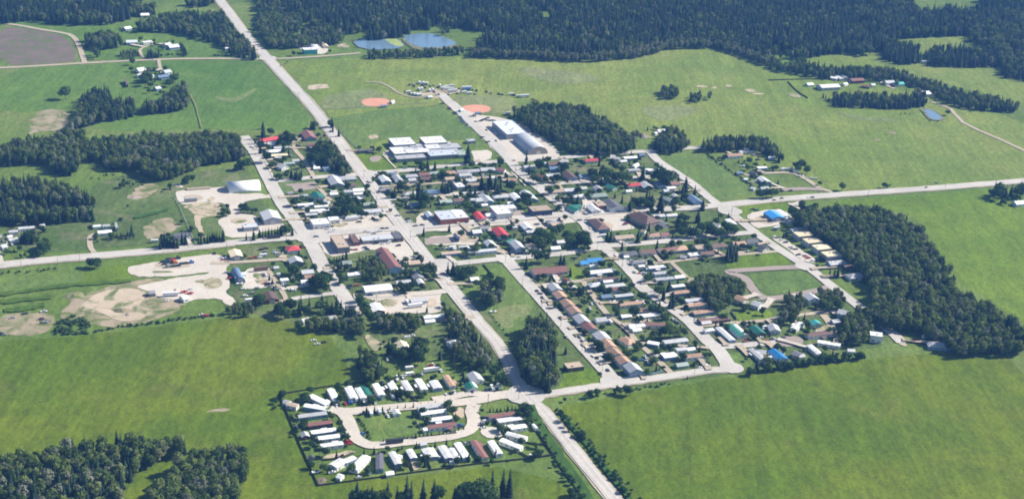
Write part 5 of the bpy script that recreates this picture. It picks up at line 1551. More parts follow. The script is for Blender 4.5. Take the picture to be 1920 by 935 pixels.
trees('T', '1065 110 15 s,950 140 6,1190 125 7,500 410 12 s,460 420 11 s,800 410 14 s,890 410 9 s,920 310 9 s,625 520 9 s,1010 500 10 s,760 60 9,820 50 9,880 60 10,940 40 9,720 90 8,1240 210 9 s,1280 215 8,1320 230 8,1300 300 9,1350 370 10,1410 380 10,1290 380 10,1470 240 13 s,1455 200 12 s,1510 70 12 s,1500 330 11,1560 320 11,1600 360 11,1640 390 10,1680 220 7 s,1750 310 10,1800 340 11,1850 360 10,1720 450 5 s,1815 560 16 s,1780 600 14 s,1840 620 14 s,1860 540 12 s,1130 400 8 s,1540 460 5,1185 545 4,180 450 11,230 480 12,150 420 10,250 560 6,60 420 9,60 820 7 s,390 730 7,930 840 8 s,1500 690 5,1240 270 8,1380 310 10,1230 330 8,1440 390 9,200 560 6,1700 380 10')
trees('U', '300 40 10 s,340 45 9 s,60 215 6 s,110 220 5,370 350 7 s,500 370 9 s,530 380 8 s,550 360 8 s,970 230 7 s,1010 270 6,1050 360 6,1180 430 7,1210 440 8,760 90 6,1290 190 9 s,1430 400 13 s,1380 370 10,1490 310 12 s,1530 470 14 s,1500 500 12 s,1610 490 6,1340 530 11 s,1380 560 11 s,1400 590 9,1300 570 9,930 580 9 s,900 590 8,1080 600 8,1120 590 8,1420 660 6,1470 650 6,1500 810 12,1440 820 10,1380 840 8,1320 860 8,1560 820 9,1610 780 8 s,610 460 5,560 450 4,640 480 4,290 530 5,240 530 6,700 620 4,960 360 5,1640 500 6,1330 350 6 s,1250 240 7')
trees('V', '710 330 8,740 350 7,690 300 6,830 460 7,860 480 5,1150 330 8,1120 350 7,1010 400 5,1780 310 7 s,1640 450 7,1350 570 6 s,1380 590 5 s,355 380 7 s,620 860 6,700 840 6,930 820 6,890 830 4,1020 820 7,1050 830 7,1400 760 4,1690 680 4 s,1290 250 6')
trees('X', '20 250 6,620 550 7,650 560 6,700 480 9 s,780 510 7,830 520 6,930 500 7,990 490 6,1060 490 7,1130 470 7,1200 460 6,1280 450 7,1340 420 6,1400 410 7,1440 390 7,1510 420 6,1560 410 6,1660 400 7,1710 390 6,1790 390 6,1840 380 7,1440 310 5,1240 40 7,1210 60 6,1110 440 5,180 380 5')
trees('Y', '680 380 9 s,660 390 8 s,640 400 7 s,1240 800 12 s,1200 810 9 s,1150 810 7 s,60 550 16 s,130 600 15 s,100 560 13 s,30 590 12 s,1620 840 9,1570 860 8,30 320 9,80 330 9,120 350 7,1690 850 8')
trees('R', '55 50 8,600 60 10,650 70 11,700 100 11,640 130 11,720 150 10,770 150 10,800 165 8,580 110 9,560 150 8,640 610 10 s,505 680 6 s,535 675 6 s,565 670 6 s,600 655 7 s,780 660 6 s,820 665 6 s,855 660 6 s,560 860 6,590 900 7,760 730 8 s,1230 840 8 s,1350 820 7,1290 830 7,1480 790 8,1550 780 9,1590 800 9,1440 660 5,1410 620 5,1460 700 5,40 350 6 s,20 340 6 s,1160 860 6,640 760 7,560 770 6,530 740 5,1060 700 7')
trees('P7', '20 460 13 s,50 440 13 s,80 470 12 s,110 480 11 s,0 500 11 s,150 490 10 s,240 440 11 s,280 450 11 s,190 500 9 s,420 450 9 s,450 460 9 s,485 440 9 s,520 450 9 s,545 440 8 s,575 430 10 s,600 430 9 s,625 430 10 s,650 430 9 s,690 410 12 s,945 420 8 s,1025 400 11 s,1090 390 9 s,1125 390 9 s,1155 385 8 s,1190 380 9 s,1225 375 8 s,1260 380 7 s,1290 370 10 s,1325 360 10 s,1355 350 10,1385 350 10,1450 370 8 s,740 130 6 s,700 140 5,690 180 5,750 170 5,880 100 5,920 130 6,960 130 6,1010 140 5,1050 140 5,1475 50 8,930 640 5,1540 650 5,1600 660 5,1240 730 5,1470 800 10,1440 780 8,1780 860 10,1820 880 10,1850 900 10,1690 770 7,240 260 5')
trees('N0', '1130 80 16 s,1215 95 8,1040 180 9 s,1100 260 13 s,1120 200 10 s,1170 370 11,1340 180 11,1420 190 12,1400 220 9,1410 310 9 s,1690 350 11,1660 380 10,1750 330 12,1800 300 13 s,1820 260 12 s,1840 370 12,1780 390 11,1440 540 10 s,1500 550 10 s,1550 540 10 s,1380 570 7,1310 590 6,1270 590 5,890 460 9,930 450 9,960 440 9,840 480 7,1400 710 10 s,1670 30 8 s,1690 30 8 s,300 620 8,350 610 7,270 640 6,110 690 6 s,1380 130 9,1720 400 11,1860 300 11,1350 230 8,1480 570 9 s,1530 570 9 s')
trees('P6', '490 410 11,520 400 10,720 510 10,700 540 8,830 470 11,860 480 9,940 480 13 s,960 440 12 s,1010 530 8,1050 450 11 s,1180 480 10,1190 420 11 s,1245 470 11 s,1350 460 13 s,1400 490 12 s,1450 530 11 s,1500 560 10,1600 430 9,1650 500 11,1690 560 10,1740 620 9,1600 390 8,930 690 7,740 540 9,790 560 9,1440 190 6,1400 220 6,1200 220 12,1150 200 11,1100 230 8,1060 220 7,900 80 9,1220 270 10,1170 260 9,500 450 9,1300 500 11 s,880 560 6,760 490 8')
trees('P0', '285 280 12 s,330 310 8,620 280 13,580 320 11,660 330 12,610 390 12,670 260 10,640 420 9,580 390 9,850 360 10 s,1430 570 8,1460 540 9,1560 680 9,1540 620 7,1490 640 7,190 580 9,230 560 8,120 640 5,230 240 4,820 510 5,1280 560 6,930 670 5 s,1320 560 5,380 350 8,430 370 8,470 400 7')
trees('P5', '1090 140 8,1150 120 8,1200 110 8,740 290 3 s,900 480 6 s,650 270 5,420 270 8,480 280 8,540 260 8,510 300 7,450 310 7,130 420 3 s,170 430 3 s,215 430 3 s,480 410 3 s,880 470 5')
trees('P1', '1095 510 5 s,1182 505 6 s,1270 510 5 s,1350 495 4.5 s,1436 475 4.5 s,1520 470 4.5 s,1608 455 5 s,1690 435 2.5 s,1776 430 2.5 s,1852 420 2.5 s,1060 540 4,1280 840 4 s,1325 840 3 s,1370 835 3 s,1415 825 4 s,1460 820 4 s,1505 815 4 s,1545 810 4 s,1590 800 4 s,1635 790 5 s,1675 785 4 s,1720 780 4 s,1762 775 4 s,1805 768 4 s,710 440 4,730 430 3,330 650 3,1455 360 4,300 780 4')
trees('P2', '460 335 7,480 325 6,550 445 4 s,930 395 4 s,965 395 4 s,1005 390 4 s,1045 388 4.5 s,1090 380 4.5 s,1130 375 4.5 s,1170 370 4 s,1205 370 4 s,840 405 4,1290 400 7,1340 390 8,1350 450 7,1280 370 6,1360 500 6,1380 770 4,1200 840 4,1460 870 7,1420 890 6,640 585 4.5 s,585 600 4 s,545 620 4 s,500 630 4 s,455 640 4 s,415 640 4 s,370 650 4 s,1310 350 6')
trees('P3', '715 410 5 s,832 415 3 s,1290 340 5 s,1400 325 5 s,1620 305 5 s,1700 320 5 s,1445 360 3,640 850 14 s,755 890 12 s,805 880 12 s,780 905 11 s,720 910 9,975 840 14 s,1080 880 11 s,1185 820 18 s,1235 840 15 s,1365 840 16 s,1485 850 15 s,1530 870 12,1710 880 13 s,1790 900 10,1840 870 13 s,1865 885 12 s,560 928 8 s,900 912 9,1110 915 8,600 905 8,860 925 8,960 905 9,680 900 8')
trees('P4', '70 860 14,140 850 13,230 830 14,300 850 14,370 740 18 s,490 735 18 s,560 740 19 s,30 900 12,180 890 13,260 890 14,350 890 14,110 900 13,210 920 12')
trees('P4', '1165 40 4,1215 110 4,1250 170 4.5,1290 215 4.5,1345 195 4.5,1335 250 4.5,1380 265 4.5,1435 335 4.5,1465 385 4.4,1495 425 4.5,1550 470 4.5,1545 505 4.5,1585 555 4.5,1635 625 4.5,1700 655 4.5,1732 705 4.5,1795 805 4.5,1835 835 4.5,1865 885 4.5,1775 760 4.5,1310 225 5,1360 230 5,1715 680 5,1800 830 5,1040 560 4,1110 550 4,1160 620 4,1210 690 5,1260 735 5,1225 850 6,1290 850 6,1260 905 7,1370 890 4,1180 670 4,1320 800 4,1330 910 5,1120 600 4')
trees('G', '385 210 4,350 290 4,380 340 6,400 390 5,365 300 4,420 420 5,330 280 3')
trees('F0', '475 672 15,965 450 8,1215 710 13 s,1195 700 11 s,1115 600 7 s,1060 590 11,1080 560 10,1040 570 10,1130 580 6 s,1250 560 11 s,1270 540 13 s,1280 570 11,1240 600 10')
trees('F1', '235 330 9,275 390 6,555 890 12 s,540 900 9,400 905 8 s,430 910 8,50 910 9 s,540 375 5,1150 150 12 s,1190 160 13 s,1290 175 8 s,1460 185 7 s')
trees('F3', '670 360 13,700 350 12,640 360 12,620 370 10,720 360 11,750 370 11,690 380 11,240 420 12,220 410 10,260 430 10,150 340 11 s,60 350 12 s,405 695 6 s,425 700 6 s,445 720 7 s,1315 820 7,1090 340 9 s,970 830 3,1000 830 3,1040 835 3,1180 885 3,1240 888 3,1440 460 8 s')
trees('F6', '545 465 8,850 455 6,870 460 5,890 460 4,1660 470 15 s,1700 480 13,1740 500 13 s,1780 490 12 s,1820 500 13,1850 500 13,1690 520 12,1640 510 10,1870 480 14,245 300 12,290 340 9,200 310 8,60 330 6,40 330 6,225 330 8,380 440 5,170 640 9,250 620 9,210 660 9,300 640 10,340 620 9,200 690 9,280 690 10')
trees('F7', '690 120 9,720 125 8,655 125 8,670 135 7,710 140 7,290 55 7,320 30 9,340 20 8,310 10 8,230 70 4,150 75 4,180 70 4')
trees('F5', '210 830 10,330 870 9,300 890 9,340 890 8,960 775 11 s,900 450 6,880 460 5,930 440 5,1200 490 4,930 610 4,1660 610 5,1790 610 6,1760 320 6,1240 460 6,970 450 4')
trees('F3', '660 360 14 w,690 345 14 w,720 355 13 w,630 365 12 w,745 370 12 w')
trees('P0', '600 350 11 w,650 300 11 w')
trees('N2', '1720 130 9 w,1760 150 8 w,1680 140 9 w')
# hedges and scrub
hedge('the hedge along the long paddock', 'N3', '770 320,850 345,930 420,1030 480,1100 530,1180 580,1260 640,1380 735', 30, 2.6)
hedge('the clump at the paddock corner', 'N3', '330 360,390 350,450 362', 7, 3.2)
hedge('the ditch hedge of the west pasture', 'F7', '380 640,480 650,640 640,700 632,820 605,960 588,1100 572,1240 555,1400 530,1560 518', 46, 2.4, jit=2.2)
wood_pts = P('F7', '400 610,450 540,540 520,620 545,655 600,620 645,500 655,420 650')
for _ in range(70):
    q = Vector((R.uniform(min(p.x for p in wood_pts), max(p.x for p in wood_pts)), R.uniform(min(p.y for p in wood_pts), max(p.y for p in wood_pts)), 0))
    if inside(q, wood_pts): add_tree('u', q, R.uniform(2, 3.6), R.uniform(1, 1.4), 'shrub', 'the round thicket by the weedy dirt')
hedge('the west verge of the highway', 'O', '988 762,1008 800,1026 832,1050 872,1088 925', 28, 2.4, jit=2.4)
hedge('the east verge of the highway', 'O', '1046 770,1080 797,1112 837,1150 880,1197 935', 24, 2.2, jit=2)
hedge('the verge below the row houses', 'V', '560 900,700 880,900 860,1100 820,1300 790,1500 755', 18, 2.0, jit=1.6)
hedge('the hedge below the cul-de-sac', 'X', '590 590,800 556,1100 515,1400 470,1700 435,1900 415', 42, 3.2)
hedge('the edge of the trailer park green', 'P3', '650 60,690 110,730 170,770 240,800 290', 10, 2.2)
hedge('the west roadside scrub', 'F7', '0 205,120 200,260 190,420 175', 12, 2.0, jit=2)
hedge('the scrub below the west wood', 'F5', '690 410,760 390,860 400,960 440,1080 450', 16, 2.2, jit=5)
hedge('the garden edge on the west street', 'R', '450 690,520 710,600 740,560 820', 10, 2.6, jit=2)
hedge('the verge beside the dry lawn', 'P5', '1330 520,1450 640,1560 780,1650 900', 12, 1.4, jit=.6)
hedge('the hedge by the northwest farm drive', 'F0', '1180 410,1260 400,1370 405', 8, 3)
hedge('the scrub by the range road', 'F0', '1570 410,1640 405,1700 412', 8, 3)
hedge('the verge at the lagoon turning', 'F1', '130 520,200 470,260 450', 6, 1.6, jit=3)

# bushes and young trees in the yards round the houses
for it in list(ALLB):
    if it['obj']['category'] not in ('mobile home', 'house'): continue
    for _ in range(R.choice((5, 6, 7, 8))):
        a = R.uniform(0, 6.283); d = R.uniform(9, 19); p = it['pos'] + Vector((math.cos(a) * d, math.sin(a) * d, 0))
        if min((Vector((q['pos'].x, q['pos'].y)) - Vector((p.x, p.y))).length for q in ALLB) < 7.2: continue
        if any((q - p).length < w * .5 + 2 for pts, w in ROADS for q in pts[::2]): continue
        k = R.choice('uubbbs'); add_tree(k, p, R.uniform(1.6, 3.2) if k == 'u' else R.uniform(4, 8.5), R.uniform(.9, 1.3))

CELLS = {}
for q in ALLB:
    for i in (-1, 0, 1):
        for j in (-1, 0, 1): CELLS.setdefault((int(q['pos'].x // 7) + i, int(q['pos'].y // 7) + j), []).append(q['pos'])
TREES = [t for t in TREES if t[2] < 3.5 or not any((c - t[1]).length < 5.5 for c in CELLS.get((int(t[1].x // 7), int(t[1].y // 7)), ()))]

# individuals: the 300 of each kind that show largest; the rest of a kind is one mass
TN = {'s': 'spruce_tree', 'a': 'aspen_tree', 'b': 'broadleaf_tree', 'u': 'shrub', 'w': 'silvery_tree'}
TC = {'s': 'spruce', 'a': 'aspen', 'b': 'broadleaf tree', 'u': 'shrub', 'w': 'silvery tree'}
MASS = {'s': ('spruce_woodland', 'spruce forest beyond the town'), 'a': ('aspen_woodland', 'aspen woodland beyond the town'), 'b': ('leafy_woodland', 'leafy trees about the far town'), 'u': ('scrub', 'low scrub'), 'w': ('silvery_woodland', 'silvery woodland of the far fringe')}
def on_screen(p, h):
    v = Vector((p.x, p.y, h * .5)) - CAM; z = v.dot(fw)
    X = 960 + F * v.dot(RT) / z; Y = 467.5 - F * v.dot(UP) / z
    return X, Y, F * h / z
near_items = []; groups_seen = {}
proto_col = bpy.data.collections.new('tree_prototypes')
for kind in 'sabuw':
    l = []
    for t in TREES:
        if t[0] != kind: continue
        X, Y, s = on_screen(t[1], t[2])
        if X < -60 or X > 1980 or Y < -30 or Y > 935 + s: l.append((-1, t)); continue
        vis = -5 < X < 1925 and Y < 935 + s * .42 and Y > -5
        l.append((s * (1.0 if t[5] is None else .9) if vis else -.5, t))
    l.sort(key=lambda q: -q[0])
    for s, t in [q for q in l if q[0] > 0][:300]:
        _, p, h, wfa, look, grp = t
        cm, tm = R.choice(PROTO[kind]); k = h / PH[kind]
        root = empty(TN[kind], p, R.uniform(0, 6.283), (k * wfa, k * wfa, k))
        for nm, me in (('crown', cm), ('stem' if kind == 'u' else 'trunk', tm)):
            o = bpy.data.objects.new(nm, me); COL.objects.link(o); o.parent = root
        root['category'] = TC[kind]
        if grp:
            size = {'s': 'tall dark spruce', 'a': 'grey-green leafy aspen', 'u': 'low green bush', 'w': 'pale silvery tree'}[kind]
            root['label'] = f"{size} growing in {grp}"; root['group'] = f"{TC[kind]}s in {grp}"
        else:
            root['group'] = {'s': 'spruces about the town', 'b': 'garden and street trees', 'w': 'silvery trees', 'u': 'shrubs and hedge bushes', 'a': 'aspens'}[kind]
            nm = {'s': 'dark spruce', 'b': 'leafy tree', 'u': 'green shrub', 'a': 'aspen', 'w': 'silvery grey tree'}[kind]
            nm = ('tall ' if h > 13 else 'small ' if h < 6 and kind != 'u' else '') + nm
            near_items.append({'obj': root, 'look': nm, 'pos': p})
    rest = [q[1] for q in l if q[0] <= 0] + [q[1] for q in [q for q in l if q[0] > 0][300:]]
    if not rest: continue
    pc = bpy.data.collections.new('prototypes_' + TN[kind])
    for i, (cm, tm) in enumerate(PROTO[kind]):
        jm = bpy.data.meshes.new(TN[kind] + '_whole')
        bm = bmesh.new(); bm.from_mesh(cm); n0 = len(bm.faces); bm.from_mesh(tm); bm.faces.ensure_lookup_table()
        for f in bm.faces[n0:]: f.material_index = 1
        bm.to_mesh(jm); bm.free()
        for mt in (cm.materials[0], tm.materials[0]): jm.materials.append(mt)
        pc.objects.link(bpy.data.objects.new(f'{TN[kind]}_source_{i}', jm))
    me = bpy.data.meshes.new(MASS[kind][0]); me.from_pydata([tuple(t[1]) for t in rest], [], [])
    for nm, tp, vals in (('tree_scale', 'FLOAT_VECTOR', [c for t in rest for c in (t[2] / PH[kind] * t[3], t[2] / PH[kind] * t[3], t[2] / PH[kind])]), ('tree_turn', 'FLOAT_VECTOR', [c for t in rest for c in (0, 0, R.uniform(0, 6.283))])):
        at_ = me.attributes.new(nm, tp, 'POINT'); at_.data.foreach_set('vector', vals)
    at_ = me.attributes.new('tree_kind', 'INT', 'POINT'); at_.data.foreach_set('value', [R.randrange(len(PROTO[kind])) for _ in rest])
    o = link(MASS[kind][0], me); tag(o, MASS[kind][1] + ', read as one mass', TC[kind] + 's', None, 'stuff')
    g = bpy.data.node_groups.new('scatter_' + TN[kind], 'GeometryNodeTree')
    g.interface.new_socket('Geometry', in_out='INPUT', socket_type='NodeSocketGeometry'); g.interface.new_socket('Geometry', in_out='OUTPUT', socket_type='NodeSocketGeometry')
    gi = g.nodes.new('NodeGroupInput'); go = g.nodes.new('NodeGroupOutput'); ip = g.nodes.new('GeometryNodeInstanceOnPoints'); ci = g.nodes.new('GeometryNodeCollectionInfo')
    ci.inputs['Collection'].default_value = pc; ci.inputs['Separate Children'].default_value = True; ci.inputs['Reset Children'].default_value = True
    ip.inputs['Pick Instance'].default_value = True
    def attr(nm, tp):
        a = g.nodes.new('GeometryNodeInputNamedAttribute'); a.data_type = tp; a.inputs['Name'].default_value = nm; return a.outputs[0]
    L = g.links.new
    L(gi.outputs[0], ip.inputs['Points']); L(ci.outputs[0], ip.inputs['Instance']); L(attr('tree_kind', 'INT'), ip.inputs['Instance Index'])
    L(attr('tree_turn', 'FLOAT_VECTOR'), ip.inputs['Rotation']); L(attr('tree_scale', 'FLOAT_VECTOR'), ip.inputs['Scale']); L(ip.outputs[0], go.inputs[0])
    md = o.modifiers.new('scatter', 'NODES'); md.node_group = g
    print(kind, 'individuals', len([q for q in l if q[0] > 0][:300]), 'mass', len(rest))
for q, t in (((704, 191), 'red infield nearer the highway'), ((892, 203), 'red infield nearer the arena'), ((986, 741), 'highway junction at the trailer park'), ((500, 108), 'range road junction'), ((1510, 499), 'crescent mouth on the east street'),
             ((730, 82), 'lagoon with the algae'), ((815, 76), 'clear lagoon'), ((1742, 215), 'small farm pond'), ((1490, 374), 'main road and paddock lane junction'), ((835, 177), 'campground gravel'), ((850, 162), 'row of campers'), ((1150, 735), 'row house street corner'),
             ((1100, 862), 'lower highway stretch'), ((225, 570), 'excavated dirt pit'), ((330, 490), 'flatbed truck yard'), ((1060, 800), 'highway stretch past the junction'), ((1700, 352), 'main road east of town'), ((165, 478), 'west driveway mouth'), ((670, 545), 'trucking street corner'), ((960, 545), 'long lawn by the lodge'), ((730, 800), 'trailer park green')):
    PLACES.append((at(*q), t, None))
near_labels(near_items)
near_labels(VEH)
# ------------------------------------------------------------------ fences, poles, cattle
def fence(label, crop, s, h, mat, name='board_fence', step=2.5, rails=False):
    pts = P(crop, s); root = empty(name, pts[0]); o0 = pts[0]
    b = MB(); pb = MB(); pb.box(-.07, .07, -.07, .07, -.2, h + .12); pm = pb.me('post', mat); vs = b.v
    step = max(step, sum((c - a).length for a, c in zip(pts, pts[1:])) / 90)
    for a, c in zip(pts, pts[1:]):
        d = c - a; n = max(1, int(d.length / step)); t = d.normalized(); w = Vector((-t.y, t.x, 0)) * .04
        for i in range(n):
            link('fence_post', pm, root, a.lerp(c, i / n) - o0)
        for z0, z1 in (((.3, .42), (.75, .87), (h - .15, h)) if rails else ((.08, h),)):
            k = len(vs)
            for q in (a, c):
                for zz in (z0, z1):
                    for sg in (-1, 1): vs.append(tuple(q - o0 + w * sg + Vector((0, 0, zz))))
            for f in ((0, 1, 3, 2), (4, 6, 7, 5), (0, 4, 5, 1), (2, 3, 7, 6), (0, 2, 6, 4), (1, 5, 7, 3)): b.f.append(tuple(k + i for i in f)); b.m.append(0)
    link('fence_rail' if rails else 'fence_board', b.me('fence', mat), root); link('fence_post', pm, root, pts[-1] - o0)
    tag(root, label, 'fence')
fence('dark board fence running round the whole trailer park', 'O', '690 716,618 725,523 740,540 778,561 830,580 872,597 911,700 897,880 872,1000 859,1038 854,1022 832,1007 808', 1.5, M_WOODD)
fence('dark fence along the front of the middle trailer block', 'P2', '-190 740,0 718,300 690,560 660', 1.5, M_WOODD)
fence('white blue-grey fence beside the two-storey end house', 'V', '970 705,1150 680,1300 655,1420 622', 1.7, MW['b'])
fence('long pale wire fence along the west yard', 'P7', '150 -5,200 80,270 240,330 380,390 510', 1.6, M_METAL, 'wire_fence', 3, True)
fence('pale rail fence along the school field', 'O', '552 150,584 188,616 224,640 250,672 281', 1.6, M_METAL, 'wire_fence', 3, True)
fence('chain link fence behind the infield of the first diamond', 'F1', '480 805,640 795,820 785,1000 772,1200 760,1330 755', 2.0, M_METAL, 'wire_fence', 3, True)
fence('dark hedge-like board fence at the northeast corral', 'F3', '145 600,190 650,240 690,292 720', 1.6, M_WOODD)
fence('dark board fence north of the northeast barns', 'F3', '0 590,140 585,300 582,480 585', 1.6, M_WOODD)
fence('weathered fence between the two lawns of the church block', 'T', '985 580,1040 640,1090 700', 1.7, M_WOODD)
fence('weathered board fence behind the lodge garden', 'T', '430 890,320 905,200 920', 1.6, M_WOODG)
fence('dark fence across the lawn beside the highway', 'P5', '1320 40,1370 100,1420 160,1290 165', 1.7, M_WOODD)
fence('white rail fence at the trailer park garden', 'P2', '125 530,170 610,185 640', 1.2, MW['w'], 'picket_fence', 2, True)
fence('white picket fence round a small yard in the north row', 'P1', '1085 370,1110 420,1170 405,1150 360,1310 360', 1.2, MW['w'], 'picket_fence', 2, True)
for q, lab in (('P3 250 520,440 500,600 440', 'low dark fence beside the dirt pad in the west side'), ('P3 1040 580,1065 655', 'dark yard fence by the white storage shed'), ('P3 1160 430,1255 630', 'dark yard fence left of the narrow white trailer'), ('P3 1400 490,1450 605', 'dark yard fence between the two front lawns'),
               ('P3 1590 470,1625 590', 'dark yard fence beside the double trailer'), ('P4 640 410,770 490,900 480,1010 455', 'weathered fence round the dry corner yard'), ('P4 660 310,800 335,960 350', 'dark fence behind the white corner trailers'),
               ('U 850 850,960 800', 'brown fence behind the charcoal row house'), ('U 830 690,930 760,1060 880', 'brown board fence along the row house alley'), ('V 800 530,960 470', 'dark fence between two row house yards'), ('W 410 500,470 580', 'brown fence above the hillside lawn'),
               ('W 20 640,390 610,395 545', 'brown board fence round the brown trailer yard')):
    c, s = q.split(' ', 1); fence(lab, c, s, 1.6, M_WOODG if 'brown' in lab or 'weathered' in lab else M_WOODD)

def pole_mesh():
    b = MB(); b.cyl((0, 0, -.5), .17, 10.5, 6, 0, .11); return b.me('pole', M_POLE)
PM = pole_mesh(); xb = MB(); xb.box(-1.2, 1.2, -.06, .06, 9.1, 9.25); XM = xb.me('crossarm', M_POLE)
ib = MB()
for x in (-1.05, -.4, .4, 1.05): ib.cyl((x, 0, 9.25), .07, .25, 6)
IM = ib.me('insulator', M_METAL)
poles = []
for c, s in (('P7', '1000 545,1178 735,730 560,170 590,1385 490'), ('F7', '155 165,423 165,583 115,1132 235,850 240'), ('P0', '1008 590,1000 480,1370 935'), ('P2', '905 350,1240 290'), ('U', '90 570,300 780,965 180,880 60,1040 760,530 310'), ('V', '300 130,535 400,1205 300,750 650'),
             ('N2', '385 550,620 780,715 860,830 920,110 700'), ('S', '985 300,1755 350,1525 150,390 500,980 720'), ('T', '120 340,350 580,720 360,1555 110,1815 220,1720 420,625 760'), ('R', '805 300,500 600,655 180,1340 470'), ('Y', '65 200,600 80,260 230'), ('W', '5 850,1500 20'), ('X', '10 600'),
             ('F1', '310 740,105 575,195 640'), ('F6', '1293 480,730 540'), ('P5', '1750 270,150 480,1170 60'), ('P1', '1235 210'), ('F5', '1835 905,600 720,950 900'), ('N1', '480 620,620 900,1040 560')):
    for q in s.split(','):
        x, y = map(float, q.split()); p = at(*px(c, x, y)); root = empty('utility_pole', p, YAW + R.choice((0, math.pi / 2)))
        for nm, me in (('pole', PM), ('crossarm', XM)):
            o = bpy.data.objects.new(nm, me); COL.objects.link(o); o.parent = root
        i_ = bpy.data.objects.new('insulator', IM); COL.objects.link(i_); i_.parent = [ch for ch in root.children if ch.name.startswith('crossarm')][0]
        root['category'] = 'utility pole'; root['group'] = 'utility poles along the streets'
        poles.append({'obj': root, 'look': 'wooden utility pole', 'pos': p})
near_labels(poles)

M_COW = mat_paint('cattle_hide', (0.05, 0.03, 0.025), perobj=.5); M_COWW = mat_paint('pale_hide', (0.55, 0.5, 0.45))
def cow_mesh():
    bm = bmesh.new(); sk = bm.verts.layers.skin.verify()
    def V(co, r):
        v = bm.verts.new(co); v[sk].radius = (r, r); return v
    hip = V((-.75, 0, 1.1), .32); mid = V((0, 0, 1.05), .38); sh = V((.7, 0, 1.12), .33); neck = V((1.1, 0, 1.2), .2); head = V((1.45, 0, 1.05), .15); muz = V((1.7, 0, .88), .09)
    for a, b in ((hip, mid), (mid, sh), (sh, neck), (neck, head), (head, muz)): bm.edges.new((a, b))
    for s in (-1, 1):
        a = V((-.85, .22 * s, .85), .16); k = V((-.95, .24 * s, .5), .09); f = V((-.88, .24 * s, 0), .06)
        bm.edges.new((hip, a)); bm.edges.new((a, k)); bm.edges.new((k, f))
        a = V((.7, .22 * s, .75), .13); k = V((.74, .22 * s, .4), .07); f = V((.7, .22 * s, 0), .06)
        bm.edges.new((sh, a)); bm.edges.new((a, k)); bm.edges.new((k, f))
        e = V((1.38, .22 * s, 1.22), .05); bm.edges.new((head, e))
    t = V((-1.15, 0, 1.0), .05); t2 = V((-1.2, 0, .45), .04); bm.edges.new((hip, t)); bm.edges.new((t, t2))
    me = bpy.data.meshes.new('cow'); bm.to_mesh(me); bm.free()
    o = bpy.data.objects.new('cow_skin', me); COL.objects.link(o); o.modifiers.new('skin', 'SKIN'); o.modifiers.new('smooth', 'SUBSURF').levels = 1
    dg = bpy.context.evaluated_depsgraph_get(); out = bpy.data.meshes.new_from_object(o.evaluated_get(dg)); bpy.data.objects.remove(o)
    out.materials.clear(); out.materials.append(M_COW); out.name = 'cow'; return out
CM = cow_mesh(); CW = CM.copy(); CW.materials.clear(); CW.materials.append(M_COWW)
for (c, x, y, w, lab) in (('O', 1568, 819, 1, 'pale cow standing with darker ones in the near pasture'), ('O', 1567, 823, 0, 'dark cow close beside the pale one in the near pasture'), ('O', 1577, 828, 0, 'dark cow lower down the near pasture, apart from the pair'), ('O', 1530, 833, 0, 'dark cow alone to one side of the herd'),
                          ('F8', 930, 210, 0, 'dark cow by the gully in the west pasture'), ('F8', 1000, 240, 0, 'dark cow below the gully in the west pasture')):
    o = link('cow', CW if w else CM, None, at(*px(c, x, y)), R.uniform(0, 6)); tag(o, lab, 'cow', 'cattle in the pastures')

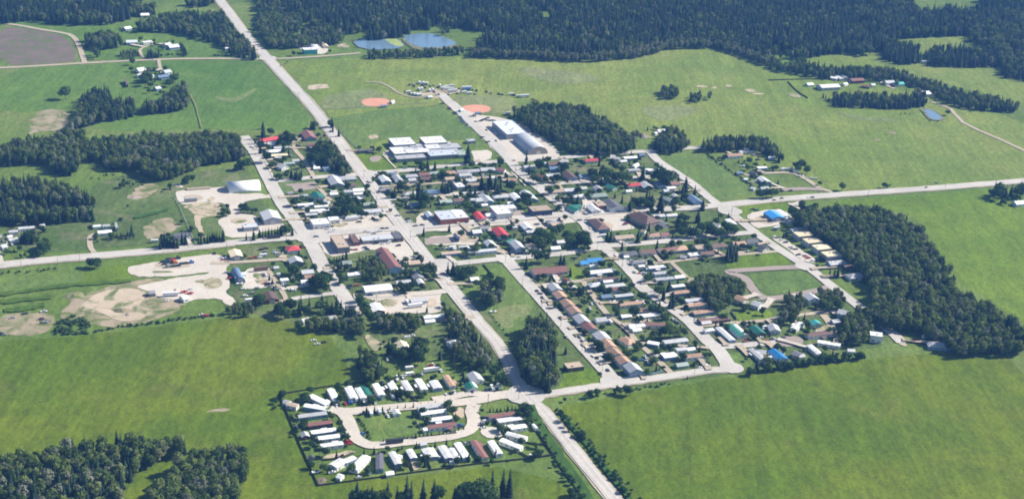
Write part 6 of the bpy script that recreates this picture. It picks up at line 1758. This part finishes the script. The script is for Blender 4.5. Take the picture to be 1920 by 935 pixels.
# ------------------------------------------------------------------ heaps in the yards
def heap(name, label, c, x, y, r, h, mat, seed):
    vs = []; fs = []; n, k = 18, 5
    for j in range(k + 1):
        f = j / k
        for i in range(n):
            a = 6.283 * i / n; q = 1 + .35 * noise.noise(Vector((math.cos(a) * 1.5, math.sin(a) * 1.5, seed)))
            z = h * (1 - f) ** .8 * (1 + .4 * noise.noise(Vector((math.cos(a) * f * 2, math.sin(a) * f * 2, seed + 5)))) if j < k else -.1
            vs.append((math.cos(a) * r * q * f, math.sin(a) * r * q * .7 * f, max(z, -.1)))
        if j: fs += [((j - 1) * n + i, (j - 1) * n + (i + 1) % n, j * n + (i + 1) % n, j * n + i) for i in range(n)]
    o = link(name, mesh(name, vs, fs, mat), None, at(*px(c, x, y)), seed); tag(o, label, 'heap', 'heaps in the yards')
for i, (nm, lab, c, x, y, r, h, mt) in enumerate((('dirt_mound', 'dark weedy mound inside the excavated dirt', 'F7', 880, 478, 7, 2.2, M_BANK), ('dirt_mound', 'brown spoil mound lower in the excavated dirt', 'F7', 935, 508, 4, 1.6, M_BROWNASPH), ('scrap_heap', 'grey scrap heap beside the round thicket', 'F7', 335, 552, 6, 1.6, M_PLOUGH),
        ('scrap_heap', 'long grey debris heap above the excavated dirt', 'F7', 545, 370, 11, 1.8, M_WEEDY), ('scrap_heap', 'small scrap heap in the weedy dirt patch', 'F7', 185, 497, 4, 1.3, M_PLOUGH), ('gravel_pile', 'gravel pile on the salvage yard above the pale trailer', 'F7', 1290, 330, 4, 1.8, M_GRAVEL),
        ('brush_pile', 'brown brush pile in the corner garden of the trailer park', 'P3', 265, 735, 3, 1.2, M_BANK), ('gravel_pile', 'gravel pile beside the tent yard dirt', 'N0', 205, 690, 6, 1.6, M_GRAVEL), ('dirt_mound', 'rusty dirt mound in the grass below the west wood', 'F5', 985, 545, 7, 1.2, M_BROWNASPH), ('gravel_pile', 'brown gravel pile behind the arena grove', 'N2', 1790, 150, 9, 3.0, M_BROWNASPH))):
    heap(nm, lab, c, x, y, r, h, mt, i * 1.7)

# ------------------------------------------------------------------ air
hz = MB(); hz.box(-4300, 4300, -700, 6500, -1.0, 560.0)
mh = bpy.data.materials.new('haze_air'); mh.use_nodes = True; nh = mh.node_tree; nh.nodes.clear()
oh = nh.nodes.new('ShaderNodeOutputMaterial'); vh = nh.nodes.new('ShaderNodeVolumePrincipled')
vh.inputs['Color'].default_value = (0.16, 0.42, 1.0, 1); vh.inputs['Density'].default_value = 0.00007; vh.inputs['Anisotropy'].default_value = 0.0
nh.links.new(vh.outputs[0], oh.inputs['Volume'])
ho = link('haze', hz.me('haze', mh)); ho['kind'] = 'stuff'
